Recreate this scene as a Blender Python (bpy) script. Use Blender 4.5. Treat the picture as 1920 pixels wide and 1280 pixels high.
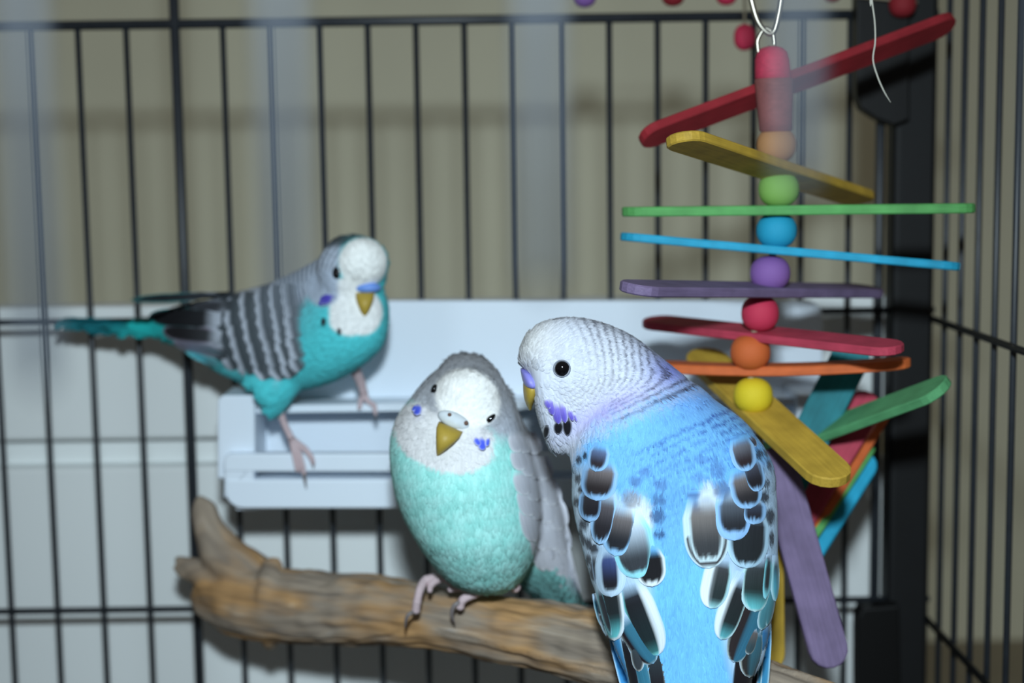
import bpy, bmesh, math, random
import numpy as np
from mathutils import Vector, Matrix, noise
from mathutils.bvhtree import BVHTree

for o in list(bpy.data.objects):
    bpy.data.objects.remove(o, do_unlink=True)
random.seed(7)
rng = np.random.default_rng(11)
scene = bpy.context.scene
COL = scene.collection

# ------------------------------------------------------------------ camera
H = 0.30                                   # lens height above the floor of the cage stand
PITCH, ROLL = math.radians(6.5), math.radians(-0.8)
LENS, SENSOR = 33.0, 22.3
F = 1920 * LENS / SENSOR                   # focal length in photo pixels
cam_d = bpy.data.cameras.new('camera')
cam_d.lens, cam_d.sensor_width = LENS, SENSOR
cam_d.clip_start, cam_d.clip_end = 0.005, 20
cam_d.dof.use_dof = True
cam_d.dof.focus_distance = 0.412
cam_d.dof.aperture_fstop = 4.8
cam_d.dof.aperture_blades = 7
cam = bpy.data.objects.new('camera', cam_d)
COL.objects.link(cam)
RC = Matrix.Rotation(math.pi / 2 - PITCH, 3, 'X') @ Matrix.Rotation(ROLL, 3, 'Z')
cam.matrix_world = Matrix.Translation((0, 0, H)) @ RC.to_4x4()
scene.camera = cam
RCn = np.array(RC)
CAM = np.array([0, 0, H])

# ------------------------------------------------------------------ light
world = bpy.data.worlds.new('world')
scene.world = world
world.use_nodes = True
wb = world.node_tree.nodes['Background']
wb.inputs[0].default_value = (1.0, 0.95, 0.84, 1)      # dim warm room light
wb.inputs[1].default_value = 0.10
fl = bpy.data.lights.new('camera_flash_offscreen', 'AREA')        # the flash above the lens
fl.shape, fl.size, fl.size_y = 'RECTANGLE', 0.030, 0.024
fl.energy = 0.98
fl.color = (0.77, 0.92, 1.0)
fl.spread = math.radians(105)
flo = bpy.data.objects.new('camera_flash_offscreen', fl)
COL.objects.link(flo)
flo.location = (0.0, 0.0, H + 0.09)
flo.rotation_euler = (math.radians(90 - 24), 0, 0)

vs = scene.view_settings
vs.view_transform = 'Standard'
vs.look = 'None'
vs.gamma = 1
vs.use_curve_mapping = False
vs.exposure = 0.0

# ------------------------------------------------------------------ helpers
def ray(px, py):
    d = RC @ Vector(((px - 960) / F, -(py - 640) / F, -1))
    return d.normalized()
def P(px, py, Y):
    """world point on the upright plane y = Y that the photo shows at pixel (px, py)"""
    d = RC @ Vector(((px - 960) / F, -(py - 640) / F, -1))
    return Vector((0, 0, H)) + d * (Y / d.y)
def PXa(v):
    c = (v - CAM) @ RCn
    return np.stack([960 + F * c[:, 0] / -c[:, 2], 640 - F * c[:, 1] / -c[:, 2]], 1)
def mm(px, Y): return px * Y / F
def lin(c):
    c = np.asarray(c, float) / 255.0
    return np.where(c <= 0.04045, c / 12.92, ((c + 0.055) / 1.055) ** 2.4)
def sm(a, b, x):
    t = np.clip((x - a) / (b - a), 0, 1)
    return t * t * (3 - 2 * t)
def mix(a, b, t):
    t = np.asarray(t)[..., None]
    return a * (1 - t) + b * t
def cr(pts, n):
    """Catmull-Rom through rows of pts, n samples"""
    p = np.asarray(pts, float)
    p = np.vstack([2 * p[0] - p[1], p, 2 * p[-1] - p[-2]])
    out = []
    m = len(p) - 3
    for k in range(n):
        t = k / (n - 1) * m
        i = min(int(t), m - 1)
        u = t - i
        a, b, c, d = p[i:i + 4]
        out.append(0.5 * (2 * b + (c - a) * u + (2 * a - 5 * b + 4 * c - d) * u * u + (3 * b - a - 3 * c + d) * u ** 3))
    return np.array(out)

def mesh_data(name, v, f, smooth=True):
    me = bpy.data.meshes.new(name)
    me.from_pydata([tuple(map(float, a)) for a in v], [], [tuple(int(i) for i in a) for a in f])
    if smooth:
        me.polygons.foreach_set('use_smooth', [True] * len(me.polygons))
    me.update()
    return me
def link(name, me, mat=None, parent=None, mw=None):
    o = bpy.data.objects.new(name, me)
    COL.objects.link(o)
    if mat is not None and me is not None and not me.materials:
        me.materials.append(mat)
    if mw is not None: o.matrix_world = mw
    if parent is not None:
        o.parent = parent
        o.matrix_parent_inverse = parent.matrix_world.inverted()
    return o
def tag(o, label=None, cat=None, group=None, kind=None):
    if label: o['label'] = label
    if cat: o['category'] = cat
    if group: o['group'] = group
    if kind: o['kind'] = kind
    return o
def empty(name, loc, label, cat):
    o = bpy.data.objects.new(name, None)
    COL.objects.link(o)
    o.empty_display_size = 0.01
    o.location = loc
    o.matrix_world = Matrix.Translation(loc)
    return tag(o, label, cat)
def setcol(me, cols, name='Col'):
    a = me.color_attributes.new(name, 'FLOAT_COLOR', 'POINT')
    c = np.ones((len(me.vertices), 4), np.float32)
    c[:, :3] = cols
    a.data.foreach_set('color', c.ravel())
def setvec(me, name, vec):
    a = me.attributes.new(name, 'FLOAT_VECTOR', 'POINT')
    a.data.foreach_set('vector', np.asarray(vec, np.float32).ravel())

class G:                                              # a little geometry collector
    def __init__(s): s.v, s.f = [], []
    def add(s, v, f):
        n = len(s.v)
        s.v += [tuple(map(float, a)) for a in v]
        s.f += [tuple(i + n for i in a) for a in f]
        return s
def rings(rs, close=True):
    """skin a list of equal rings (each k x 3); fan caps"""
    k, n = len(rs[0]), len(rs)
    v = [p for r in rs for p in r]
    f = []
    for i in range(n - 1):
        for j in range(k):
            j2 = (j + 1) % k
            f.append((i * k + j, i * k + j2, (i + 1) * k + j2, (i + 1) * k + j))
    if close:
        a = len(v); v.append(np.mean(rs[0], 0)); v.append(np.mean(rs[-1], 0))
        for j in range(k):
            j2 = (j + 1) % k
            f.append((a, j2, j)); f.append((a + 1, (n - 1) * k + j, (n - 1) * k + j2))
    return v, f
def tube(pts, rad, seg=10, n=None):
    pts = np.asarray([tuple(p) for p in pts], float)
    rad = np.asarray(rad if hasattr(rad, '__len__') else [rad] * len(pts), float)
    if n:
        q = cr(np.hstack([pts, rad[:, None]]), n)
        pts, rad = q[:, :3], np.maximum(q[:, 3], 1e-5)
    rs = []
    up = None
    for i in range(len(pts)):
        t = Vector(pts[min(i + 1, len(pts) - 1)] - pts[max(i - 1, 0)]).normalized()
        if up is None:
            up = t.orthogonal().normalized()
        up = (up - t * up.dot(t)).normalized()
        w = t.cross(up)
        rs.append([pts[i] + rad[i] * (np.array(up) * math.cos(a) + np.array(w) * math.sin(a))
                   for a in np.arange(seg) * 2 * math.pi / seg])
    return rings(rs)
def box(a, b):
    (x0, y0, z0), (x1, y1, z1) = a, b
    v = [(x0, y0, z0), (x1, y0, z0), (x1, y1, z0), (x0, y1, z0), (x0, y0, z1), (x1, y0, z1), (x1, y1, z1), (x0, y1, z1)]
    return v, [(3, 2, 1, 0), (4, 5, 6, 7), (0, 1, 5, 4), (1, 2, 6, 5), (2, 3, 7, 6), (3, 0, 4, 7)]
def bevel_me(me, w, seg=2):
    bm = bmesh.new(); bm.from_mesh(me)
    bmesh.ops.bevel(bm, geom=bm.edges[:], offset=w, segments=seg, affect='EDGES', profile=0.5)
    bm.to_mesh(me); bm.free()
    me.polygons.foreach_set('use_smooth', [False] * len(me.polygons))
def boxobj(name, a, b, mat, parent=None, bev=0.0):
    v, f = box(a, b)
    me = mesh_data(name, v, f, False)
    if bev: bevel_me(me, bev)
    return link(name, me, mat, parent)
def ellipsoid(c, r, n=24, m=16, rot=None):
    rs = []
    for i in range(1, m):
        th = math.pi * i / m
        ring = []
        for j in range(n):
            a = 2 * math.pi * j / n
            p = Vector((r[0] * math.sin(th) * math.cos(a), r[1] * math.sin(th) * math.sin(a), r[2] * math.cos(th)))
            if rot is not None: p = rot @ p
            ring.append(np.array(p) + np.array(c))
        rs.append(ring)
    return rings(rs)
def remesh(g, vox, smooth=4):
    """union of overlapping closed shells -> one continuous smooth mesh (arrays)"""
    me = mesh_data('tmp', g.v, g.f)
    o = bpy.data.objects.new('tmp', me); COL.objects.link(o)
    md = o.modifiers.new('r', 'REMESH'); md.mode = 'VOXEL'; md.voxel_size = vox
    dg = bpy.context.evaluated_depsgraph_get()
    em = bpy.data.meshes.new_from_object(o.evaluated_get(dg))
    bpy.data.objects.remove(o); bpy.data.meshes.remove(me)
    nv = len(em.vertices)
    co = np.empty(nv * 3, np.float32); em.vertices.foreach_get('co', co); co = co.reshape(-1, 3).astype(float)
    ed = np.empty(len(em.edges) * 2, np.int32); em.edges.foreach_get('vertices', ed); ed = ed.reshape(-1, 2)
    deg = np.bincount(ed.ravel(), minlength=nv)[:, None]
    for _ in range(smooth):
        s = np.zeros_like(co)
        np.add.at(s, ed[:, 0], co[ed[:, 1]]); np.add.at(s, ed[:, 1], co[ed[:, 0]])
        co = 0.4 * co + 0.6 * s / np.maximum(deg, 1)
    em.vertices.foreach_set('co', co.astype(np.float32).ravel())
    em.polygons.foreach_set('use_smooth', [True] * len(em.polygons))
    em.update()
    return em, co

# ------------------------------------------------------------------ materials
def newmat(name):
    m = bpy.data.materials.new(name); m.use_nodes = True
    nt = m.node_tree
    return m, nt, nt.nodes['Principled BSDF']
def plain(name, rgb, rough=0.5, spec=0.5, metal=0.0, var=0.06, scale=40, coat=0.0):
    """solid colour with a little procedural mottling"""
    m, nt, b = newmat(name)
    c = lin(rgb)
    tc = nt.nodes.new('ShaderNodeTexCoord')
    no = nt.nodes.new('ShaderNodeTexNoise'); no.inputs['Scale'].default_value = scale; no.inputs['Detail'].default_value = 4
    rp = nt.nodes.new('ShaderNodeMixRGB'); rp.blend_type = 'MIX'
    rp.inputs[1].default_value = (*np.clip(c * (1 - var), 0, 1), 1); rp.inputs[2].default_value = (*np.clip(c * (1 + var), 0, 1), 1)
    nt.links.new(tc.outputs['Object'], no.inputs['Vector'])
    nt.links.new(no.outputs['Fac'], rp.inputs[0]); nt.links.new(rp.outputs[0], b.inputs['Base Color'])
    b.inputs['Roughness'].default_value = rough; b.inputs['Specular IOR Level'].default_value = spec
    b.inputs['Metallic'].default_value = metal; b.inputs['Coat Weight'].default_value = coat
    return m
def dyed(name, rgb, rough=0.65):
    """dyed wood: grain along local x, uneven take-up of dye"""
    m, nt, b = newmat(name)
    c = lin(rgb)
    tc = nt.nodes.new('ShaderNodeTexCoord')
    mp = nt.nodes.new('ShaderNodeMapping'); mp.inputs['Scale'].default_value = (60, 1600, 1600)
    n1 = nt.nodes.new('ShaderNodeTexNoise'); n1.inputs['Scale'].default_value = 1; n1.inputs['Detail'].default_value = 3
    n2 = nt.nodes.new('ShaderNodeTexNoise'); n2.inputs['Scale'].default_value = 110; n2.inputs['Detail'].default_value = 3
    r1 = nt.nodes.new('ShaderNodeMixRGB'); r1.inputs[1].default_value = (*c * 0.72, 1); r1.inputs[2].default_value = (*np.clip(c * 1.28 + 0.01, 0, 1), 1)
    r2 = nt.nodes.new('ShaderNodeMixRGB'); r2.blend_type = 'MULTIPLY'; r2.inputs[0].default_value = 0.6
    v = nt.nodes.new('ShaderNodeMapRange'); v.inputs[1].default_value = 0.3; v.inputs[2].default_value = 0.7; v.inputs[3].default_value = 0.6; v.inputs[4].default_value = 1.15
    nt.links.new(tc.outputs['Object'], mp.inputs[0]); nt.links.new(mp.outputs[0], n1.inputs['Vector'])
    nt.links.new(tc.outputs['Object'], n2.inputs['Vector'])
    nt.links.new(n1.outputs['Fac'], r1.inputs[0]); nt.links.new(n2.outputs['Fac'], v.inputs[0])
    nt.links.new(r1.outputs[0], r2.inputs[1]); nt.links.new(v.outputs[0], r2.inputs[2])
    nt.links.new(r2.outputs[0], b.inputs['Base Color'])
    bp = nt.nodes.new('ShaderNodeBump'); bp.inputs['Strength'].default_value = 0.25; bp.inputs['Distance'].default_value = 0.0002
    nt.links.new(n1.outputs['Fac'], bp.inputs['Height']); nt.links.new(bp.outputs[0], b.inputs['Normal'])
    b.inputs['Roughness'].default_value = rough; b.inputs['Specular IOR Level'].default_value = 0.3
    return m
def feather_mat(name, amp=0.22, uvs=(26, 2.2)):
    """colour attribute of the plumage broken up by fine barbs along each feather"""
    m, nt, b = newmat(name)
    at = nt.nodes.new('ShaderNodeAttribute'); at.attribute_name = 'Col'
    uv = nt.nodes.new('ShaderNodeAttribute'); uv.attribute_name = 'barb'
    mp = nt.nodes.new('ShaderNodeMapping'); mp.inputs['Scale'].default_value = (uvs[0], uvs[1], 1)
    n1 = nt.nodes.new('ShaderNodeTexNoise'); n1.inputs['Scale'].default_value = 1.0; n1.inputs['Detail'].default_value = 2
    mr = nt.nodes.new('ShaderNodeMapRange'); mr.inputs[1].default_value = 0.3; mr.inputs[2].default_value = 0.7
    mr.inputs[3].default_value = 1 - amp; mr.inputs[4].default_value = 1 + amp * 0.8
    mu = nt.nodes.new('ShaderNodeVectorMath'); mu.operation = 'SCALE'
    nt.links.new(uv.outputs['Vector'], mp.inputs[0]); nt.links.new(mp.outputs[0], n1.inputs['Vector'])
    nt.links.new(n1.outputs['Fac'], mr.inputs[0])
    nt.links.new(at.outputs['Color'], mu.inputs[0]); nt.links.new(mr.outputs[0], mu.inputs['Scale'])
    nt.links.new(mu.outputs[0], b.inputs['Base Color'])
    b.inputs['Roughness'].default_value = 0.85; b.inputs['Specular IOR Level'].default_value = 0.12
    b.inputs['Sheen Weight'].default_value = 0.06
    return m

M = {}
M['wall'] = plain('painted_wall_olive', (238, 233, 208), 0.9, 0.2, var=0.10, scale=9)
M['floor'] = plain('floor_beige', (150, 140, 120), 0.7)
M['panel'] = plain('white_panel_paint', (238, 242, 242), 0.6, 0.3, var=0.03, scale=12)
M['black'] = plain('black_wire_coating', (44, 48, 54), 0.40, 0.5, var=0.3, scale=300)
M['post'] = plain('black_post_coating', (15, 16, 18), 0.6, 0.35, var=0.3, scale=120)
M['latch'] = plain('black_plastic', (9, 9, 10), 0.5, 0.3)
M['plastic'] = plain('white_plastic', (226, 236, 248), 0.4, 0.5, var=0.015, scale=20)
M['tray'] = plain('dark_tray_plastic', (40, 40, 42), 0.5)
M['metal'] = plain('nickel_wire', (190, 184, 170), 0.36, 0.5, metal=1.0)
M['thread'] = plain('cotton_thread', (205, 202, 190), 0.9, 0.1)
M['cord'] = plain('cotton_cord', (150, 140, 120), 0.9, 0.1)
M['feather'] = feather_mat('plumage')
M['bodymat'] = feather_mat('down', 0.12, (900, 900))
M['quill'] = feather_mat('flight_feather', 0.14, (22, 1.4))
M['beak'] = plain('beak_horn', (176, 150, 62), 0.5, 0.35, var=0.15, scale=400)
M['cere_violet'] = plain('cere_violet', (142, 140, 222), 0.5, 0.5, var=0.15, scale=600)
M['cere_pale'] = plain('cere_pale', (206, 214, 220), 0.85, 0.1, var=0.1, scale=600)
M['cere_blue'] = plain('cere_blue', (110, 150, 226), 0.5, 0.4, var=0.15, scale=600)
M['nostril'] = plain('nostril_brown', (110, 86, 76), 0.8, 0.1)
M['eye'] = plain('eye_black', (10, 10, 13), 0.06, 0.6, var=0.1)
M['lid'] = plain('eye_ring_grey', (132, 138, 150), 0.8, 0.2)
M['foot'] = plain('foot_skin', (200, 178, 182), 0.7, 0.3, var=0.15, scale=900)
M['claw'] = plain('claw_grey', (120, 112, 112), 0.4, 0.4)

# ------------------------------------------------------------------ setting
YB = 0.569                                   # back grille
YF = 0.111                                   # front grille, right in front of the lens
YW = 0.93                                    # wall
YPB = 0.612                                  # back of the white panel
tag(boxobj('wall_back', (-1.3, YW, -0.02), (1.3, YW + 0.03, 1.6), M['wall']), kind='structure')
tag(boxobj('floor', (-1.3, -0.6, -0.03), (1.3, YW + 0.03, 0.0), M['floor']), kind='structure')
# white panel behind the cage, lower half of the view: boards with a groove
YP = 0.594
xr = P(1668, 700, YP).x
panel = empty('white_panel', (-0.2, YP, 0), 'white painted board panel standing upright close behind the cage', 'panel')
ztop = P(800, 566, YP).z
zg = P(200, 850, YP).z
boxobj('board', (-0.55, YP, zg + 0.0055), (xr, YPB, ztop), M['panel'], panel, 0.0015)
boxobj('board', (-0.55, YP, zg - 0.13), (xr, YPB, zg - 0.0055), M['panel'], panel, 0.0015)
boxobj('board', (-0.55, YP, 0.0), (xr, YPB, zg - 0.138), M['panel'], panel, 0.0015)
boxobj('backing', (-0.55, YP + 0.0095, 0.0), (xr - 0.001, YPB - 0.001, ztop - 0.004), M['panel'], panel)

# ------------------------------------------------------------------ cage
cage = empty('bird_cage', (0, 0.34, 0), 'black wire bird cage with upright bars, corner post and black latches', 'cage')
R0 = 0.00115
ROOF = H + 0.165
XL, XR = -0.235, P(1748, 640, YB).x
def bar(p, q, r=R0, mat='black', name='bar', seg=8, rounded=False):
    if rounded:
        p, q = Vector(p), Vector(q); d = (q - p).normalized()
        v, f = tube([p, q, q + d * r * 0.6, q + d * r * 0.95], [r, r, r * 0.8, r * 0.3], seg)
    else:
        v, f = tube([p, q], r, seg)
    return link(name, mesh_data(name, v, f), M[mat], cage)
boxobj('base_tray', (XL - 0.006, YF - 0.012, 0.0), (XR + 0.012, YB + 0.010, 0.030), M['tray'], cage, 0.004)
zt = P(700, 40, YB).z
x0 = P(55, 60, YB).x
step = (P(1142, 60, YB).x - x0) / 12
for k in range(-3, 18):
    x = x0 + k * step
    if k == 3: continue
    if XL + 0.003 < x < XR - 0.022:
        bar((x, YB, 0.028), (x, YB, zt))
xt = P(328, 60, YB).x
bar((xt, YB, 0.028), (xt, YB, ROOF), 0.0019, name='support_bar')
bar((P(1650, 300, YB).x, YB, 0.028), (P(1650, 300, YB).x, YB, ROOF), 0.0018, name='support_bar')
for py, r in ((40, 0.0018), (594, 0.0012), (1134, 0.0013)):
    z = P(700, py, YB).z
    yy = YB - (R0 + r) * 0.75 if py > 100 else YB
    bar((XL, yy, z), (XR, yy, z), r, name='rail')
xp0, xp1 = P(1664, 640, YB).x, P(1741, 640, YB).x
boxobj('corner_post', (xp0, YB - 0.007, 0.028), (xp1, YB + 0.007, ROOF), M['post'], cage, 0.002)
boxobj('corner_post', (XL - 0.006, YB - 0.007, 0.028), (XL + 0.008, YB + 0.007, ROOF), M['post'], cage, 0.002)
for xx in (XL - 0.002, XR):
    boxobj('corner_post', (xx - 0.006, YF - 0.006, 0.028), (xx + 0.006, YF + 0.006, ROOF), M['post'], cage, 0.002)
# side grilles, bars receding towards the lens
ny = 23
for side, X in ((1, XR), (-1, XL)):
    for k in range(1, ny + 1):
        y = YB - 0.0155 - (k - 1) * 0.0192
        if y < YF + 0.012: break
        bar((X, y, 0.028), (X, y, ROOF - 0.01))
    for py in (594, 1150):
        z = P(1741, py if side > 0 else py, YB).z
        bar((X - side * 0.0022, YB - 0.005, z), (X - side * 0.0022, YF, z), 0.0013, name='rail')
    bar((X, YB, ROOF - 0.01), (X, YF, ROOF - 0.01), 0.002, name='rail')
# roof out of the picture
for y in (YB, 0.45, 0.34, 0.23, YF):
    bar((XL, y, ROOF - 0.004), (XR, y, ROOF - 0.004), 0.0016, name='roof_bar')
# front grille: bars above an open doorway that rises to the right
xf = P(48, 200, YF).x
stf = (P(1495, 200, YF).x - xf) / 3
ends = {0: 690, 1: 585, 2: 520, 3: 335}
for k in range(-10, 11):
    x = xf + k * stf
    if not (XL + 0.005 < x < XR - 0.006): continue
    if k in ends:
        ze = P(960, ends[k], YF).z
        bar((x, YF, ROOF - 0.004), (x, YF, ze), 0.00092, 'black', seg=12, rounded=True)
    elif k in (4,):
        bar((x, YF, ROOF - 0.004), (x, YF, P(960, 420, YF).z), 0.00092, 'black', rounded=True)
    else:
        bar((x, YF, ROOF - 0.004), (x, YF, 0.028), 0.00092, 'black')
# black plastic latches on the corner post
def plate(name, pts, y0, y1, mat, parent):
    a = [tuple(P(x, y, (y0 + y1) / 2)) for x, y in pts]
    k = len(a)
    v = [(p[0], y0, p[2]) for p in a] + [(p[0], y1, p[2]) for p in a]
    f = [tuple(range(k)), tuple(reversed(range(k, 2 * k)))] + [((i + 1) % k, i, i + k, (i + 1) % k + k) for i in range(k)]
    me = mesh_data(name, v, f, False)
    bm = bmesh.new(); bm.from_mesh(me); bmesh.ops.recalc_face_normals(bm, faces=bm.faces[:])
    bm.to_mesh(me); bm.free()
    bevel_me(me, 0.0007, 2)
    return link(name, me, mat, parent)
plate('latch', [(1602, -60), (1700, -60), (1700, 225), (1672, 236), (1640, 224), (1612, 206), (1601, 180)], YB - 0.013, YB - 0.004, M['latch'], cage)
plate('latch', [(1604, 1150), (1612, 1134), (1680, 1128), (1684, 1330), (1604, 1330)], YB - 0.014, YB - 0.004, M['latch'], cage)

# ------------------------------------------------------------------ white plastic feeder shelf
sh = empty('feeder_shelf', P(985, 950, 0.545), 'white plastic feeder shelf with a slotted front lip, hung on the back bars', 'feeder')
YS = 0.528
def sbox(name, x0, y0, x1, y1, ya, yb, bev=0.0015):
    a, b = P(x0, y1, ya), P(x1, y0, ya)
    return boxobj(name, (a.x, ya, a.z), (b.x, yb, b.z), M['plastic'], sh, bev)
def rounded_plate(name, x0, y0, x1, y1, ya, yb, r=(8, 8, 8, 8)):
    pts = []
    for (cx, cy, a0), rr in zip((((x0), (y0), 180), ((x1), (y0), 270), ((x1), (y1), 0), ((x0), (y1), 90)), r):
        sx = cx + rr if cx == x0 else cx - rr
        sy = cy + rr if cy == y0 else cy - rr
        for t in range(7):
            a = math.radians(a0 + 15 * t)
            pts.append((sx + rr * math.cos(a), sy + rr * math.sin(a)))
    return plate(name, pts, ya, yb, M['plastic'], sh)
rounded_plate('back_panel', 560, 562, 1540, 760, 0.5605, 0.5665, (30, 30, 6, 6))
# trough: floor, side cheeks, front lip in two strips with the slot between
rounded_plate('front_lip', 422, 848, 1545, 882, YS, YS + 0.005, (14, 14, 4, 4))
rounded_plate('front_lip', 424, 896, 1543, 950, YS, YS + 0.005, (4, 4, 34, 34))
rounded_plate('lip_end', 422, 866, 478, 930, YS + 0.0004, YS + 0.005, (3, 3, 3, 3))
rounded_plate('lip_end', 1490, 866, 1545, 930, YS + 0.0004, YS + 0.005, (3, 3, 3, 3))
rounded_plate('side_cheek', 424, 728, 492, 880, YS + 0.0045, 0.566, (14, 4, 4, 4))
rounded_plate('side_cheek', 1478, 728, 1543, 880, YS + 0.0045, 0.566, (4, 14, 4, 4))
sbox('ledge', 470, 752, 1500, 768, 0.536, 0.566)
sbox('trough_back', 470, 760, 1500, 940, 0.5585, 0.563)
sbox('trough_floor', 440, 936, 1528, 948, YS + 0.004, 0.5655)
sbox('slot_back', 450, 878, 1520, 900, YS + 0.012, YS + 0.014, 0.0)

# ------------------------------------------------------------------ branch perch
SP = np.array([  # px, py, Y, radius px
    (395, 1118, .546, 46), (430, 1120, .540, 62), (480, 1127, .534, 72), (530, 1135, .528, 69), (600, 1140, .520, 67),
    (700, 1143, .508, 65), (780, 1152, .498, 60), (850, 1164, .490, 58), (920, 1176, .482, 61), (1000, 1188, .472, 64),
    (1080, 1205, .462, 68), (1150, 1222, .453, 71), (1300, 1268, .440, 75), (1450, 1322, .428, 78), (1600, 1372, .420, 76),
    (1760, 1424, .412, 70)], float)
spw = np.array([[*P(a, b, c), mm(r, c)] for a, b, c, r in SP])
g = G()
q = cr(spw, 60)
g.add(*tube(q[:, :3], q[:, 3], 28))
def prong(pts, n=14, seg=14):
    w = np.array([[*P(a, b, c), mm(r, c)] for a, b, c, r in pts])
    g.add(*tube(w[:, :3], w[:, 3], seg, n))
prong([(500, 1095, .534, 40), (455, 1070, .537, 48), (415, 1035, .540, 42), (392, 990, .542, 30), (380, 950, .543, 20), (372, 930, .543, 7)])
prong([(480, 1125, .534, 50), (430, 1100, .538, 42), (385, 1078, .541, 30), (352, 1060, .543, 19), (328, 1046, .544, 6)])
prong([(490, 1150, .533, 45), (430, 1142, .538, 36), (390, 1132, .541, 24), (358, 1118, .543, 9)])
prong([(360, 1075, .541, 14), (340, 1072, .542, 10), (322, 1062, .543, 3)], 8, 8)
prong([(510, 1055, .531, 18), (502, 1110, .522, 26), (500, 1170, .524, 24), (505, 1205, .533, 12)], 10, 10)
bme, bco = remesh(g, 0.0008, 3)
nrm = np.empty(len(bco) * 3, np.float32); bme.vertices.foreach_get('normal', nrm); nrm = nrm.reshape(-1, 3)
arc = np.concatenate([[0], np.cumsum(np.linalg.norm(np.diff(q[:, :3], axis=0), axis=1))])
ia = np.interp(bco[:, 0], q[:, 0], np.arange(len(q)))
ctr = np.stack([np.interp(ia, np.arange(len(q)), q[:, k]) for k in range(3)], 1)
sarc = np.interp(ia, np.arange(len(q)), arc)
off = bco - ctr
ang = np.arctan2(off[:, 2], -off[:, 1])
grain = np.stack([sarc, np.cos(ang) * 0.011, np.sin(ang) * 0.011], 1)
disp = np.empty(len(bco))
for i in range(len(bco)):
    s, a, b = grain[i]
    tw = s * 5.0
    d = 0.0011 * noise.noise(Vector((s * 24, a * 420 + tw, b * 420)))
    r = noise.noise(Vector((s * 14 + 3, a * 150 + tw, b * 150 + 9)))
    d += 0.0016 * (0.35 - abs(r)) - 0.0012 * max(0, 0.1 - abs(r)) * 10 * 0.8
    d += 0.0009 * noise.noise(Vector(bco[i] * 130))
    disp[i] = d
bco = bco + nrm * disp[:, None]
bme.vertices.foreach_set('co', bco.astype(np.float32).ravel()); bme.update()
setvec(bme, 'grain', grain)
m, nt, b = newmat('weathered_driftwood')
at = nt.nodes.new('ShaderNodeAttribute'); at.attribute_name = 'grain'
mp = nt.nodes.new('ShaderNodeMapping'); mp.inputs['Scale'].default_value = (45, 520, 520)
n1 = nt.nodes.new('ShaderNodeTexNoise'); n1.inputs['Scale'].default_value = 1; n1.inputs['Detail'].default_value = 5; n1.inputs['Distortion'].default_value = 0.6
mp2 = nt.nodes.new('ShaderNodeMapping'); mp2.inputs['Scale'].default_value = (26, 120, 120)
n2 = nt.nodes.new('ShaderNodeTexNoise'); n2.inputs['Scale'].default_value = 1; n2.inputs['Detail'].default_value = 3
cr1 = nt.nodes.new('ShaderNodeValToRGB')
for e, (p_, c_) in zip([cr1.color_ramp.elements[0], cr1.color_ramp.elements[1], cr1.color_ramp.elements.new(0.45), cr1.color_ramp.elements.new(0.58)],
                      ((0.12, (96, 88, 82)), (0.90, (216, 204, 186)), (0.40, (166, 152, 136)), (0.62, (188, 172, 152)))):
    e.position = p_; e.color = (*lin(c_), 1)
cr2 = nt.nodes.new('ShaderNodeValToRGB')
cr2.color_ramp.elements[0].position = 0.40; cr2.color_ramp.elements[0].color = (*lin((215, 213, 214)), 1)
cr2.color_ramp.elements[1].position = 0.62; cr2.color_ramp.elements[1].color = (*lin((250, 214, 168)), 1)
mu = nt.nodes.new('ShaderNodeMixRGB'); mu.blend_type = 'MULTIPLY'; mu.inputs[0].default_value = 1
nt.links.new(at.outputs['Vector'], mp.inputs[0]); nt.links.new(mp.outputs[0], n1.inputs['Vector'])
nt.links.new(at.outputs['Vector'], mp2.inputs[0]); nt.links.new(mp2.outputs[0], n2.inputs['Vector'])
nt.links.new(n1.outputs['Fac'], cr1.inputs[0]); nt.links.new(n2.outputs['Fac'], cr2.inputs[0])
nt.links.new(cr1.outputs[0], mu.inputs[1]); nt.links.new(cr2.outputs[0], mu.inputs[2])
nt.links.new(mu.outputs[0], b.inputs['Base Color'])
bpn = nt.nodes.new('ShaderNodeBump'); bpn.inputs['Strength'].default_value = 0.6; bpn.inputs['Distance'].default_value = 0.0008
nt.links.new(n1.outputs['Fac'], bpn.inputs['Height']); nt.links.new(bpn.outputs[0], b.inputs['Normal'])
b.inputs['Roughness'].default_value = 0.85; b.inputs['Specular IOR Level'].default_value = 0.2
branch = link('perch_branch', bme, m)
tag(branch, 'thick weathered grey-brown wooden branch perch with a forked broken end', 'perch')

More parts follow.
